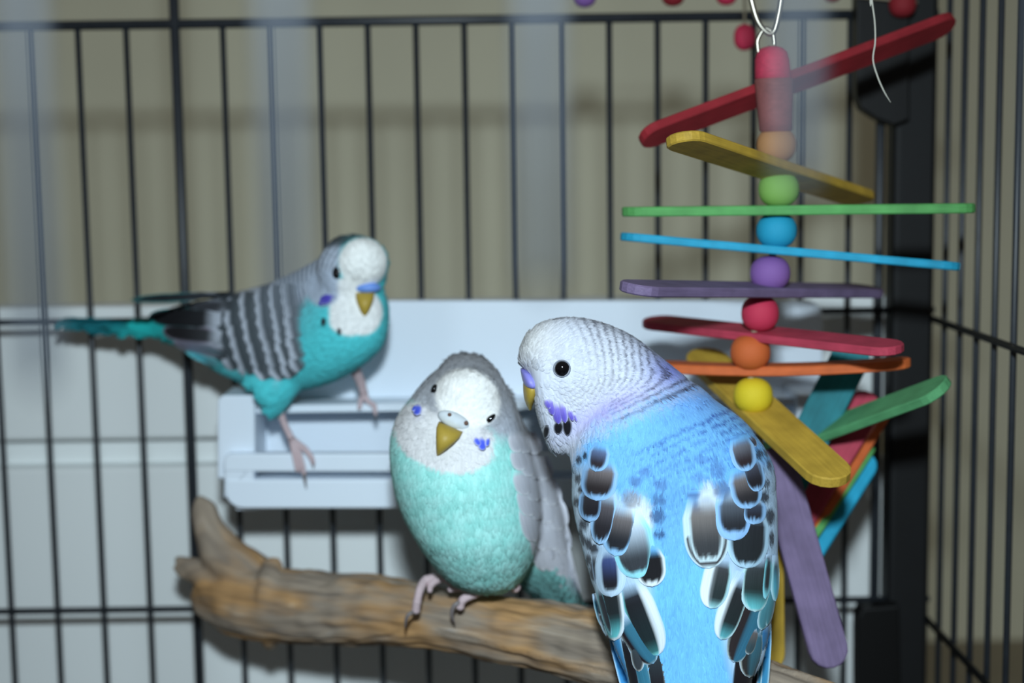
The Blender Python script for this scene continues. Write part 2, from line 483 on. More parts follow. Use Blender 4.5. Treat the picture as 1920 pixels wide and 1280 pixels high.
# ------------------------------------------------------------------ hanging toy of sticks and beads
toy = empty('hanging_bird_toy', P(1440, 1000, 0.472), 'hanging toy of dyed craft sticks and round wooden beads', 'bird toy')
YT = 0.472
DY = dict(red=(150, 34, 44), crimson=(206, 52, 84), pinkred=(186, 62, 84), yellow=(196, 160, 58), lemon=(238, 206, 40), green=(92, 168, 92), mint=(98, 172, 116),
          blue=(34, 164, 204), teal=(24, 120, 130), purple=(118, 102, 136), violet=(140, 98, 172), orange=(212, 104, 50), tan=(196, 140, 84), brown=(150, 84, 80),
          lime=(140, 190, 92), maroon=(120, 54, 58))
for k, c in DY.items(): M['dye_' + k] = dyed('dyed_wood_' + k, c)
def stick(color, a, b, n=(0, 0, 1), W=0.0125, T=0.0030, bend=0.0, ends=True):
    """craft stick with rounded ends from point a to b; n: normal hint of the flat face"""
    a, b = Vector(a), Vector(b)
    ex = (b - a); L = ex.length; ex.normalize()
    ez = Vector(n); ez = (ez - ex * ez.dot(ex)).normalized(); ey = ez.cross(ex)
    out = []
    r = W / 2
    for t in range(9):
        th = math.pi / 2 - math.pi * t / 8
        out.append((L / 2 - r + r * math.cos(th), r * math.sin(th)))
    for t in range(1, 12):
        out.append((L / 2 - r - (L - 2 * r) * t / 12, -r))
    for t in range(9):
        th = -math.pi / 2 - math.pi * t / 8
        out.append((-L / 2 + r + r * math.cos(th), r * math.sin(th)))
    for t in range(1, 12):
        out.append((-L / 2 + r + (L - 2 * r) * t / 12, r))
    k = len(out)
    ins = 0.0004
    def lay(s, z):
        return [(x * (1 - 2 * s / L), y * (1 - 2 * s / W), z + bend * (1 - (2 * x / L) ** 2)) for x, y in out]
    v = lay(ins, -T / 2) + lay(0, -T / 2 + ins) + lay(0, T / 2 - ins) + lay(ins, T / 2)
    f = []
    for l in range(3):
        for i in range(k):
            j = (i + 1) % k
            f.append((l * k + j, l * k + i, (l + 1) * k + i, (l + 1) * k + j))
    # flat faces as strips between the two long sides so a bowed stick stays clean
    def cap(o, flip):
        h = k // 2
        idx = [o + i for i in range(k)]
        top = [idx[(29 + i) % k] for i in range(0, 20)]     # left end middle -> along +y side -> right
        fs = []
        A = [(4 + i) % k for i in range(h + 1)]              # right middle, down -y side, to left middle
        B = [(4 - i) % k for i in range(h + 1)]
        for i in range(h):
            q4 = (o + A[i], o + A[i + 1], o + B[i + 1], o + B[i])
            q4 = tuple(dict.fromkeys(q4))
            if len(q4) >= 3: fs.append(q4 if not flip else tuple(reversed(q4)))
        return fs
    f += cap(0, True) + cap(3 * k, False)
    me = mesh_data('stick', v, f, False)
    bm = bmesh.new(); bm.from_mesh(me); bmesh.ops.recalc_face_normals(bm, faces=bm.faces[:]); bm.to_mesh(me); bm.free()
    mw = Matrix((ex, ey, ez)).transposed().to_4x4(); mw.translation = (a + b) / 2
    return link('stick', me, M['dye_' + color], toy, mw)
def sp(color, p, q, n=(0, 0, 1), **k):
    return stick(color, P(*p), P(*q), n, **k)
bead_prof = []
for t in range(15):
    th = math.pi * t / 14
    s_, c_ = math.sin(th), math.cos(th)
    bead_prof.append((max(0.16, abs(s_) ** 0.85), math.copysign(abs(c_) ** 0.9, c_) * 0.96))
bv, bf = [], []
rs = [[np.array((r * math.cos(a), r * math.sin(a), z)) for a in np.arange(20) * math.pi / 10] for r, z in bead_prof]
bead_me = mesh_data('bead', *rings(rs))
bead_me.materials.append(M['dye_red'])
def bead(color, px, py, dpx, Y=YT, hz=1.0, par=None, tilt=(0, 0)):
    r = mm(dpx / 2, Y)
    o = link('bead', bead_me, None, par or toy,
             Matrix.Translation(P(px, py, Y)) @ Matrix.Rotation(tilt[0], 4, 'X') @ Matrix.Rotation(tilt[1], 4, 'Y') @ Matrix.Diagonal((r, r, r * hz, 1)))
    o.material_slots[0].link = 'OBJECT'
    o.material_slots[0].material = M['dye_' + color]
    return o
# metal ring and hook
gr_ = G()
rp = [P(1396, -90, YT), P(1402, -40, YT), P(1410, 5, YT), P(1422, 42, YT), P(1440, 62, YT), P(1452, 58, YT), P(1460, 30, YT), P(1466, -10, YT), P(1466, -60, YT), P(1440, -110, YT)]
gr_.add(*tube(rp, mm(5.5, YT), 10, 60))
link('hanging_ring', mesh_data('hanging_ring', gr_.v, gr_.f), M['metal'], toy)
v_, f_ = tube([P(1440, -105, YT), Vector((P(1440, -105, YT).x, YT, ROOF - 0.003))], 0.0008, 8)
link('hanging_wire', mesh_data('hanging_wire', v_, f_), M['metal'], toy)
v_, f_ = tube([P(1424, 112, YT), P(1421, 90, YT), P(1421, 74, YT), P(1434, 54, YT), P(1448, 60, YT), P(1452, 76, YT), P(1452, 92, YT), P(1451, 112, YT)], mm(4, YT), 8, 30)
link('wire_eye', mesh_data('wire_eye', v_, f_), M['metal'], toy)
def lathe_px(name, color, prof, Y=YT):
    rs = []
    for px, py, r in prof:
        c = P(px, py, Y); rr = mm(r, Y)
        rs.append([np.array(c) + rr * np.array((math.cos(a), math.sin(a), 0)) for a in np.arange(24) * math.pi / 12])
    return link(name, mesh_data(name, *rings(rs)), M['dye_' + color], toy)
lathe_px('dowel', 'crimson', [(1448, 87, 10), (1448, 90, 20), (1448, 98, 28), (1448, 112, 32), (1449, 130, 33), (1450, 146, 34), (1450, 149, 30)])
lathe_px('dowel', 'brown', [(1451, 146, 30), (1451, 149, 36), (1452, 158, 36), (1453, 190, 34), (1454, 220, 32), (1455, 244, 31), (1455, 248, 26)])
link('cord', mesh_data('cord', *tube([P(x, y, YT) for x, y in ((1448, 84), (1455, 260), (1460, 360), (1455, 430), (1443, 512), (1425, 587), (1407, 660), (1412, 745), (1425, 830), (1440, 1000))], 0.0011, 8, 40)), M['cord'], toy)
bead('tan', 1456, 272, 74, hz=0.95)
bead('lime', 1460, 354, 76, hz=0.93)
bead('blue', 1456, 432, 76, hz=0.92)
bead('violet', 1444, 512, 76, hz=0.9)
bead('crimson', 1425, 587, 71)
bead('orange', 1407, 660, 76, hz=0.92)
bead('lemon', 1412, 741, 75, hz=0.94)
bead('teal', 1432, 905, 74, .478)
bead('red', 1440, 985, 74, .478)
# sticks, top to bottom
sp('red', (1200, 262, .472), (1788, 40, .500), (0.12, -.52, -.82), W=0.0105)
sp('yellow', (1268, 258, .420), (1620, 374, .520), (0.05, -.30, -1), W=0.0115)
sp('green', (1166, 397, .474), (1828, 390, .466), (0, 0.02, 1), T=0.0030)
sp('blue', (1163, 443, .474), (1800, 500, .468), (0, 0.05, 1), T=0.0026)
sp('purple', (1176, 540, .424), (1640, 545, .516), (0.03, -.17, 1), T=0.0030)
sp('pinkred', (1690, 655, .440), (1212, 602, .506), (0.0, -.16, 1), T=0.0027)
sp('orange', (1232, 686, .482), (1708, 679, .466), (0, 0.02, 1), T=0.0030, bend=-0.0016)
sp('yellow', (1574, 905, .432), (1308, 660, .512), (0.12, -.62, .80), W=0.0140, T=0.0034)
sp('mint', (1775, 722, .452), (1395, 862, .530), (-.10, -.55, .85), W=0.0125)
sp('teal', (1610, 640, .500), (1436, 985, .486), (-0.25, -1, .25), W=0.0125)
sp('pinkred', (1634, 738, .506), (1440, 1060, .486), (-0.35, -1, .0), W=0.0118)
sp('orange', (1660, 768, .512), (1478, 1062, .490), (-0.86, -.30, -.42), W=0.0110, T=0.0027)
sp('green', (1634, 838, .510), (1484, 1066, .488), (-0.84, -.30, -.42), W=0.0110, T=0.0027)
sp('blue', (1630, 852, .508), (1488, 1078, .488), (-0.62, -.80, -.3), W=0.0100, T=0.0027)
sp('purple', (1448, 838, .474), (1562, 1252, .450), (.1, -1, .12), W=0.0122)
sp('yellow', (1440, 900, .484), (1444, 1254, .470), (.25, -1, .0), W=0.0095)

# loose thread hanging in front of the post
v_, f_ = tube([Vector((P(1632, -20, .45).x, .45, ROOF - 0.003)), P(1632, -60, .45), P(1635, 0, .45), P(1640, 40, .45), P(1641, 78, .45), P(1637, 112, .45), P(1646, 145, .45), P(1658, 172, .45), P(1670, 192, .45)],
              [0.00024] * 7 + [0.0002, 0.00007], 6, 50)
tag(link('thread', mesh_data('thread', v_, f_), M['thread']), 'thin loose white thread dangling beside the red stick', 'thread')

# string of small beads along the roof at the back
gar = empty('bead_garland', P(1400, -30, .556), 'blurred string of red and purple beads high at the back of the cage', 'bead string')
YG = .553
link('cord', mesh_data('cord', *tube([P(1060, -6, YG), P(1200, -16, YG), P(1360, -8, YG), P(1500, -14, YG), P(1720, 4, YG)], 0.0006, 6, 30)), M['cord'], gar)
for c, x, y, d in (('violet', 1096, -8, 44), ('red', 1262, -10, 44), ('crimson', 1362, -10, 40), ('red', 1560, -16, 40), ('red', 1692, 8, 50)):
    bead(c, x, y, d, YG, par=gar)
link('cord', mesh_data('cord', *tube([P(1396, -8, YG), P(1396, 60, YG)], 0.0005, 6, 6)), M['cord'], gar)
bead('crimson', 1396, 70, 40, YG, 1.25, par=gar)

# ------------------------------------------------------------------ birds: shared tools
def row_loft(rows, n=44, k=44, ex=2.25):
    """rows: (py, xl, xr, Yc, depth half m) horizontal slices"""
    r = cr(rows, n)
    rs = []
    for py, xl, xr, Y, d in r:
        c = np.array(P((xl + xr) / 2, py, Y)); hw = mm(max(xr - xl, 2) / 2, Y)
        ring = []
        for j in range(k):
            a = 2 * math.pi * j / k
            ca, sa = math.cos(a), math.sin(a)
            ring.append(c + np.array((hw * math.copysign(abs(ca) ** (2 / ex), ca), max(d, .0005) * math.copysign(abs(sa) ** (2 / ex), sa), 0)))
        rs.append(ring)
    return rings(rs)
def col_loft(cols, n=44, k=44, ex=2.15):
    """cols: (px, yt, yb, Yc, depth half m) upright slices"""
    r = cr(cols, n)
    rs = []
    for px, yt, yb, Y, d in r:
        c = np.array(P(px, (yt + yb) / 2, Y)); hh = mm(max(yb - yt, 2) / 2, Y)
        ring = []
        for j in range(k):
            a = 2 * math.pi * j / k
            ca, sa = math.cos(a), math.sin(a)
            ring.append(c + np.array((0, max(d, .0005) * math.copysign(abs(sa) ** (2 / ex), sa), hh * math.copysign(abs(ca) ** (2 / ex), ca))))
        rs.append(ring)
    return rings(rs)
class Bird:
    def __init__(s, name, loc, label, g, vox, colf, smooth=5):
        s.root = empty(name, loc, label, 'parakeet')
        s.me, s.co = remesh(g, vox, smooth)
        px = PXa(s.co)
        s.colf = colf
        setcol(s.me, colf(px[:, 0], px[:, 1], np.zeros(len(px))))
        setvec(s.me, 'barb', s.co)
        s.body = link('body', s.me, M['bodymat'], s.root)
        s.me.calc_loop_triangles()
        t = np.empty(len(s.me.loop_triangles) * 3, np.int32); s.me.loop_triangles.foreach_get('vertices', t)
        s.tri = t.reshape(-1, 3)
        nr = np.empty(len(s.co) * 3, np.float32); s.me.vertices.foreach_get('normal', nr); s.nr = nr.reshape(-1, 3).astype(float)
        s.bvh = BVHTree.FromPolygons([Vector(c) for c in s.co], [tuple(map(int, a)) for a in s.tri])
    def hit(s, px, py, Yref=None):
        l, n, i, d = s.bvh.ray_cast(Vector((0, 0, H)), ray(px, py))
        if l is None:
            p = P(px, py, Yref if Yref else s.body_y)
            l2, n, i, d = s.bvh.find_nearest(p)
            l = P(px, py, l2.y)
        return l, n
    def plumage(s, count, flow, size, jit=1.0, rr=0.018, nv=5, lift=(0.00012, 0.0005), keep=None):
        a, b, c = (s.co[s.tri[:, k]] for k in range(3))
        ar = np.linalg.norm(np.cross(b - a, c - a), axis=1)
        ti = rng.choice(len(ar), count, p=ar / ar.sum())
        r1, r2 = np.sqrt(rng.random(count))[:, None], rng.random(count)[:, None]
        p = a[ti] * (1 - r1) + b[ti] * r1 * (1 - r2) + c[ti] * r1 * r2
        n = s.nr[s.tri[ti, 0]]
        px = PXa(p)
        if keep is not None:
            kp = keep(px[:, 0], px[:, 1]); p, n, px = p[kp], n[kp], px[kp]; count = len(p)
        dx, dy = flow(px[:, 0], px[:, 1])
        t = np.stack([dx, np.zeros(count), -dy], 1) + rng.normal(0, 0.13, (count, 3)) * jit
        t -= n * (t * n).sum(1, keepdims=True)
        t /= np.linalg.norm(t, axis=1, keepdims=True) + 1e-9
        bb = np.cross(n, t)
        L, W = size(px[:, 0], px[:, 1])
        sc = rng.uniform(0.8, 1.25, count); L = L * sc; W = W * sc
        us = np.array([-1, 0, 1.0]); vsq = np.linspace(0, 1, nv)
        prof = np.array([0.45, 0.85, 1.0, 0.86, 0.3]) if nv == 5 else np.interp(vsq, [0, .4, .75, 1], [.5, 1, .9, .3])
        hue = rng.uniform(-1, 1, count)
        V = np.empty((count, nv, 3, 3))
        for i, v in enumerate(vsq):
            for j, u in enumerate(us):
                lf = lift[0] + lift[1] * v - (L * v) ** 2 / (2 * rr)
                dome = -0.12 * W * u * u
                vv = L * v - (0.12 * L * abs(u) if i == nv - 1 else 0)
                V[:, i, j] = p + t * vv[:, None] + bb * (W / 2 * u * prof[i])[:, None] + n * (lf + dome)[:, None]
        flat = V.reshape(-1, 3)
        pp = PXa(flat)
        jj = np.repeat(hue, nv * 3)
        cols = s.colf(pp[:, 0], pp[:, 1], jj) * (1 + 0.07 * jj[:, None])
        base = []
        for i in range(nv - 1):
            for j in range(2):
                base.append((i * 3 + j, i * 3 + j + 1, (i + 1) * 3 + j + 1, (i + 1) * 3 + j))
        base = np.array(base)
        faces = (base[None] + (np.arange(count) * nv * 3)[:, None, None]).reshape(-1, 4)
        me = bpy.data.meshes.new('plumage')
        me.vertices.add(len(flat)); me.vertices.foreach_set('co', flat.astype(np.float32).ravel())
        me.loops.add(faces.size); me.loops.foreach_set('vertex_index', faces.astype(np.int32).ravel())
        me.polygons.add(len(faces)); me.polygons.foreach_set('loop_start', (np.arange(len(faces)) * 4).astype(np.int32))
        me.polygons.foreach_set('use_smooth', [True] * len(faces))
        me.update(calc_edges=True)
        setcol(me, np.clip(cols, 0, 1))
        barb = np.empty((count, nv, 3, 3)); rnd = rng.random(count) * 50
        for i, v in enumerate(vsq):
            for j, u in enumerate(us):
                barb[:, i, j, 0] = u * 0.35 + rnd; barb[:, i, j, 1] = v + rnd * 3; barb[:, i, j, 2] = 0
        setvec(me, 'barb', barb.reshape(-1, 3))
        o = link('plumage', me, M['feather'], s.root)
        o['kind'] = 'stuff'
        return o
    def feather(s, base, tip, W, st, lift=0.0006, rise=0.0006, parent=None, name='feather', nu=13, nv=17, Yref=None, blunt=0.62):
        """one modelled feather laid on the body from base px to tip px; st: colours"""
        bx, tx = np.array(base, float), np.array(tip, float)
        d = tx - bx; L = np.linalg.norm(d); d /= L; pr = np.array((-d[1], d[0]))
        sgn = 1 if pr[0] > 0 else -1
        vs_, cs_, bs_, ms_ = [], [], [], []
        side = st.get('side', 0); rnd = random.random() * 40
        for i in range(nv):
            v = i / (nv - 1)
            v = 1 - (1 - v) ** 1.35
            w = W / 2 * (min(1, 0.62 + 0.38 * (v / 0.35)) if v < 0.35 else 1)
            if v > blunt: w *= math.sqrt(max(0.0, 1 - ((v - blunt) / (1 - blunt)) ** 2)) * 0.985 + 0.015
            for j in range(nu):
                u = -1 + 2 * j / (nu - 1)
                u = math.copysign(abs(u) ** 0.8, u)
                q_ = bx + d * L * v + pr * u * w
                l, n = s.hit(q_[0], q_[1], Yref)
                vs_.append(l + n * (lift + rise * v - 0.0003 * u * u))
                # distance to the rim in photo pixels
                e = min(w * (1 - abs(u)) * st.get('sr', 1.0) + 0.01, L * (1 - v) * st.get('tr', 1.0) + W * 0.02)
                if st.get('tiponly'): e = L * (1 - v) + 0.22 * W * u * u * 0 + W * 0.02 + (0 if v < blunt else 0)
                f_ = st['fw'] + st.get('fray', 0) * noise.noise(Vector((u * 7 + rnd, v * 1.5, rnd)))
                sf = st.get('blur', 2.2)
                k = float(sm(f_ - sf, f_ + sf, np.float64(e)))
                c = lin(st['c']); cb = lin(st.get('b', st['c']))
                kb = float(sm(0.75, 0.15, np.float64(v)))
                c = c * (1 - kb) + cb * kb
                if 'half' in st:                      # one dark vane beside a coloured one
                    hh = float(sm(-0.12, 0.12, np.float64(u * sgn * st['half'][0] + st['half'][1])))
                    c = c * (1 - hh) + lin(st['half'][2]) * hh
                fr = lin(st['f'])
                if 't' in st:
                    kt = float(sm(st['t'][0], 1.0, np.float64(v)))
                    c = c * (1 - kt) + lin(st['t'][1]) * kt
                c = fr * (1 - k) + c * k
                if side:
                    kk = float(sm(st['sw'] - .12, st['sw'] + .12, np.float64(u * sgn * side)))
                    c = c * (1 - kk) + lin(st['sc']) * kk
                if 'cres' in st:                      # dark crescent near the tip
                    a0, a1 = st['cres']
                    kc = float(sm(a0 - 2, a0 + 2, np.float64(e)) * (1 - sm(a1 - 2, a1 + 2, np.float64(e)))) if v > 0.6 else 0
                    c = c * (1 - kc) + lin((52, 44, 48)) * kc
                ms_.append((float(sm(st.get('m0', 0.26), 0.05, np.float64(v))), 0.7 * float(sm(2.6, 0.2, np.float64(e))) * st.get('soft', 1.0)))
                cs_.append(c); bs_.append((u * W / 40 + rnd, v * 1.0 + rnd + abs(u) * .5, 0))
        f = [(i * nu + j, i * nu + j + 1, (i + 1) * nu + j + 1, (i + 1) * nu + j) for i in range(nv - 1) for j in range(nu - 1)]
        cs_ = np.array(cs_); pp = PXa(np.array([tuple(a) for a in vs_])); lc = s.colf(pp[:, 0], pp[:, 1], np.zeros(len(pp)))
        ms = np.array(ms_)
        cs_ = mix(cs_, lc, np.clip(ms[:, 0] * st.get('melt', 1.0) + ms[:, 1], 0, 1))
        me = mesh_data(name, vs_, f)
        setcol(me, cs_); setvec(me, 'barb', bs_)
        return link(name, me, M['quill'], parent or s.body)
def blob(name, c, r, mat, parent, rot=None, n=16, m=12):
    return link(name, mesh_data(name, *ellipsoid(c, r, n, m, rot)), mat, parent)
def foot(bird, toes, claws, legs, name='foot', scale=1.0):
    """toes/legs: polylines [(px,py,Y,rpx)...]; one mesh for the foot, claws as children"""
    gg = G()
    for pl in toes + legs:
        w = np.array([[*P(a, b, c), mm(r, c)] for a, b, c, r in pl])
        gg.add(*tube(w[:, :3], w[:, 3], 10, 4 * len(w)))
        for e in w: gg.add(*ellipsoid(e[:3], (e[3] * 1.08,) * 3, 10, 8))
    o = link(name, mesh_data(name, gg.v, gg.f), M['foot'], bird.root)
    for pl in claws:
        w = np.array([[*P(a, b, c), mm(r, c)] for a, b, c, r in pl])
        link('claw', mesh_data('claw', *tube(w[:, :3], w[:, 3], 8, 10)), M['claw'], o)
    return o

#--BIRDS--
# ------------------------------------------------------------------ blue parakeet seen from behind, head turned
BY = 0.425
gb = G()
gb.add(*row_loft([
    (700, 1135, 1262, .428, .014), (725, 1098, 1308, .427, .019), (755, 1078, 1345, .426, .0215), (785, 1066, 1388, .425, .0235), (815, 1064, 1415, .424, .0245),
    (845, 1064, 1437, .423, .025), (880, 1070, 1450, .422, .0255), (930, 1070, 1456, .421, .0255), (980, 1077, 1458, .419, .025), (1040, 1092, 1459, .416, .0235),
    (1100, 1109, 1458, .412, .021), (1160, 1128, 1448, .408, .0175), (1210, 1147, 1438, .404, .014), (1260, 1170, 1415, .400, .011), (1320, 1185, 1402, .396, .0085),
    (1400, 1205, 1385, .392, .006), (1480, 1230, 1362, .388, .0035)], 60, 56))
gb.add(*col_loft([
    (975, 658, 684, .427, .0040), (984, 635, 694, .427, .0065), (994, 621, 710, .427, .0085), (1006, 611, 772, .427, .0105), (1016, 605, 808, .427, .0116), (1030, 600, 842, .427, .0122),
    (1054, 595, 850, .427, .0138), (1084, 595, 856, .427, .0150), (1114, 600, 858, .427, .0160), (1145, 610, 852, .427, .0168), (1178, 625, 842, .427, .0176),
    (1210, 646, 832, .427, .0180), (1245, 674, 818, .427, .0170), (1280, 702, 800, .427, .0140)], 50, 48))
# small dark feather centres along the wing edges: centre px, half width, half height
EDGE = [(1113, 1069, 7.8, 20.0), (1083, 898, 6.0, 9.6), (1091, 919, 7.8, 9.6), (1080, 941, 6.0, 9.6), (1092, 943, 7.8, 11.2), (1094, 982, 9.7, 11.2), (1112, 998, 6.0, 8.0), (1094, 1013, 5.5, 10.4), (1103, 1019, 6.0, 12.0), (1114, 1029, 8.7, 9.6), (1085, 862, 5.5, 8.0), (1097, 854, 5.1, 7.2), (1087, 999, 5.1, 8.0), (1103, 1050, 5.1, 10.4), (1440, 1071, 8.3, 28.0), (1447, 1011, 5.1, 16.0), (1431, 1014, 9.2, 28.8), (1444, 969, 9.2, 16.0), (1434, 932, 9.2, 12.0), (1438, 907, 6.9, 9.6), (1428, 884, 6.4, 10.4), (1443, 873, 5.1, 9.6), (1424, 852, 7.8, 10.4), (1438, 846, 5.5, 10.4)]
def col_blue(x, y, j):
    n = len(x)
    white = np.tile(lin((208, 214, 228)), (n, 1))
    q = (x - 1200) * 0.42 + (y - 800) * 0.91
    sh_ = np.sqrt((x - 1000) ** 2 + ((y - 700) * 0.75) ** 2)
    # forehead and face greyish white
    fore = sm(1085, 985, x) * sm(720, 640, y)
    c = mix(white, lin((212, 213, 214)), fore)
    c = mix(c, lin((172, 190, 242)), np.clip(sm(150, 260, sh_) * 0.42, 0, 1))
    c = mix(c, lin((122, 134, 232)), np.clip(0.9 * np.exp(-((x - 1268) / 42) ** 2 - ((y - 682) / 42) ** 2), 0, 1))
    c = mix(c, lin((176, 172, 240)), np.clip(0.8 * np.exp(-((x - 1140) / 75) ** 2 - ((q + 52) / 24) ** 2), 0, 1))
    # mantle
    t = sm(-62, 6, q - 60 * sm(1110, 1050, x) + j * 10)
    blue = np.tile(lin((118, 186, 244)), (n, 1))
    blue = mix(blue, lin((118, 196, 252)), sm(980, 1100, y))
    blue = mix(blue, lin((122, 160, 240)), np.clip(0.5 * np.exp(-((x - 1320) / 70) ** 2 - ((y - 740) / 40) ** 2), 0, 1))
    c = mix(c, blue, t)
    # wing ground pale between the dark feathers
    xc = np.interp(y, [880, 1000, 1100, 1200, 1280], [1262, 1260, 1280, 1290, 1288])
    hw = np.interp(y, [860, 950, 1000, 1100, 1200, 1280], [150, 70, 42, 47, 54, 74])
    wing = sm(0, 26, np.abs(x - xc) - hw) * sm(850, 900, y)
    c = mix(c, lin((186, 214, 240)), wing * 0.95)
    c = mix(c, lin((198, 216, 234)), sm(1112, 1096, x - (y - 960) * 0.22) * sm(870, 900, y) * 0.8)
    # soft pale and dusky feather centres beside the spine
    for ax_, ay_, rx_, ry_, cc, am in ((1198, 975, 26, 46, (226, 238, 248), .9), (1330, 944, 22, 40, (226, 238, 248), .85),
            (1184, 936, 17, 17, (142, 144, 152), .8), (1236, 1002, 11, 8, (52, 74, 120), .85), (1233, 968, 15, 13, (62, 84, 128), .8), (1236, 938, 14, 11, (72, 98, 146), .7),
            (1237, 908, 14, 9, (80, 108, 166), .6), (1191, 902, 13, 11, (76, 100, 156), .65), (1208, 884, 12, 9, (84, 116, 176), .6), (1300, 929, 14, 9, (80, 100, 146), .7),
            (1304, 962, 13, 18, (86, 104, 142), .75), (1354, 918, 17, 18, (92, 110, 146), .75), (1346, 880, 14, 14, (76, 108, 170), .6), (1312, 896, 16, 8, (84, 118, 180), .5), (1318, 862, 20, 7, (84, 122, 190), .5)):
        dd = np.sqrt(((x - ax_) / rx_) ** 2 + ((y - ay_) / ry_) ** 2) + j * 0.12
        c = mix(c, lin(cc), sm(1.25, 0.7, dd) * am)
    # barring on crown, nape and neck
    tb = sm(-110, -40, q)
    s = sh_ * (1 - tb) + (287 + q) * tb
    per = 13.5 + 3 * sm(250, 330, s)
    ph = 0.5 + 0.5 * np.cos(2 * np.pi * s / per + j * 0.7)
    bar_ = sm(0.55, 0.9, ph)
    crown = np.interp(x, [1000, 1078, 1112, 1172, 1231, 1300, 1369], [606, 593, 598, 620, 661, 710, 766])
    amp = 0.85 * sm(60, 150, sh_) * sm(1045, 1120, x + (660 - y) * 0.5)
    amp *= 0.45 + 0.55 * sm(120, 10, y - crown) + 0.35 * tb
    amp *= 1 - sm(30, 150, q) * 0.45
    amp *= 1 - sm(150, 230, q)
    amp *= 0.55 + 0.45 * np.abs(j)
    dk = mix(np.tile(lin((64, 62, 78)), (n, 1)), lin((58, 88, 168)), sm(-40, 40, q))
    c = mix(c, dk, np.clip(bar_ * amp, 0, 1))
    # dark speckle right on the crown outline
    ed = sm(14, 0, y - crown) * sm(1065, 1110, x) * sm(0, 0.5, j) * (1 - sm(1250, 1330, x))
    c = mix(c, lin((40, 40, 52)), np.clip(ed * 0.85, 0, 1))
    # fine ear-covert arcs behind the eye
    for ax_, ay_, rx_, ry_ in EDGE:
        dd = np.sqrt(((x - ax_) / rx_) ** 2 + ((y - ay_) / ry_) ** 2)
        c = mix(c, lin((34, 32, 40)), sm(1.15, 0.8, dd) * 0.92)
    re = np.sqrt((x - 1050) ** 2 + (y - 690) ** 2)
    arc_ = sm(0.6, 0.95, 0.5 + 0.5 * np.cos(2 * np.pi * re / 9.5 + j)) * sm(30, 50, re) * sm(115, 85, re) * sm(1040, 1070, x) * sm(690, 720, y)
    c = mix(c, lin((150, 146, 146)), np.clip(arc_ * 0.4, 0, 1))
    return c
blue = Bird('parakeet', P(1300, 1240, BY), 'blue parakeet with scalloped black wings seen from behind, head turned aside', gb, 0.00055, col_blue, 8)
blue.body_y = BY
def flow_blue(x, y):
    dx, dy = x - 985, (y - 690) * 1.0
    r = np.sqrt(dx * dx + dy * dy) + 1e-6
    q = (x - 1200) * 0.42 + (y - 800) * 0.91
    t = sm(-130, 40, q)
    fx = dx / r * (1 - t) + t * (0.18 * np.sign(x - 1265) * sm(0, 90, np.abs(x - 1265)))
    fy = dy / r * (1 - t) + t
    # chin feathers fall straight down
    ch = sm(1060, 1000, x) * sm(740, 800, y)
    return fx * (1 - ch) + ch * 0.25, fy * (1 - ch) + ch
def size_blue(x, y):
    q = (x - 1200) * 0.42 + (y - 800) * 0.91
    sh_ = np.sqrt((x - 1000) ** 2 + (y - 700) ** 2)
    L = 0.0021 + 0.0016 * sm(60, 240, sh_) + 0.0030 * sm(-60, 150, q)
    return L, L * 0.52
def keep_blue(x, y):
    hw = np.interp(y, [860, 950, 1000, 1100, 1200, 1280], [150, 80, 46, 50, 58, 80])
    xc = np.interp(y, [880, 1000, 1100, 1200, 1280], [1262, 1260, 1280, 1290, 1288])
    wing = (np.abs(x - xc) > hw) & (y > 880) & (x > 1108) & (x < 1424)
    return ~(((x - 1054) ** 2 + (y - 691) ** 2 < 16 ** 2) | ((x < 1008) & (y > 690) & (y < 735)) | wing)
blue.plumage(18000, flow_blue, size_blue, 1.0, keep=keep_blue, lift=(0.0001, 0.00042))

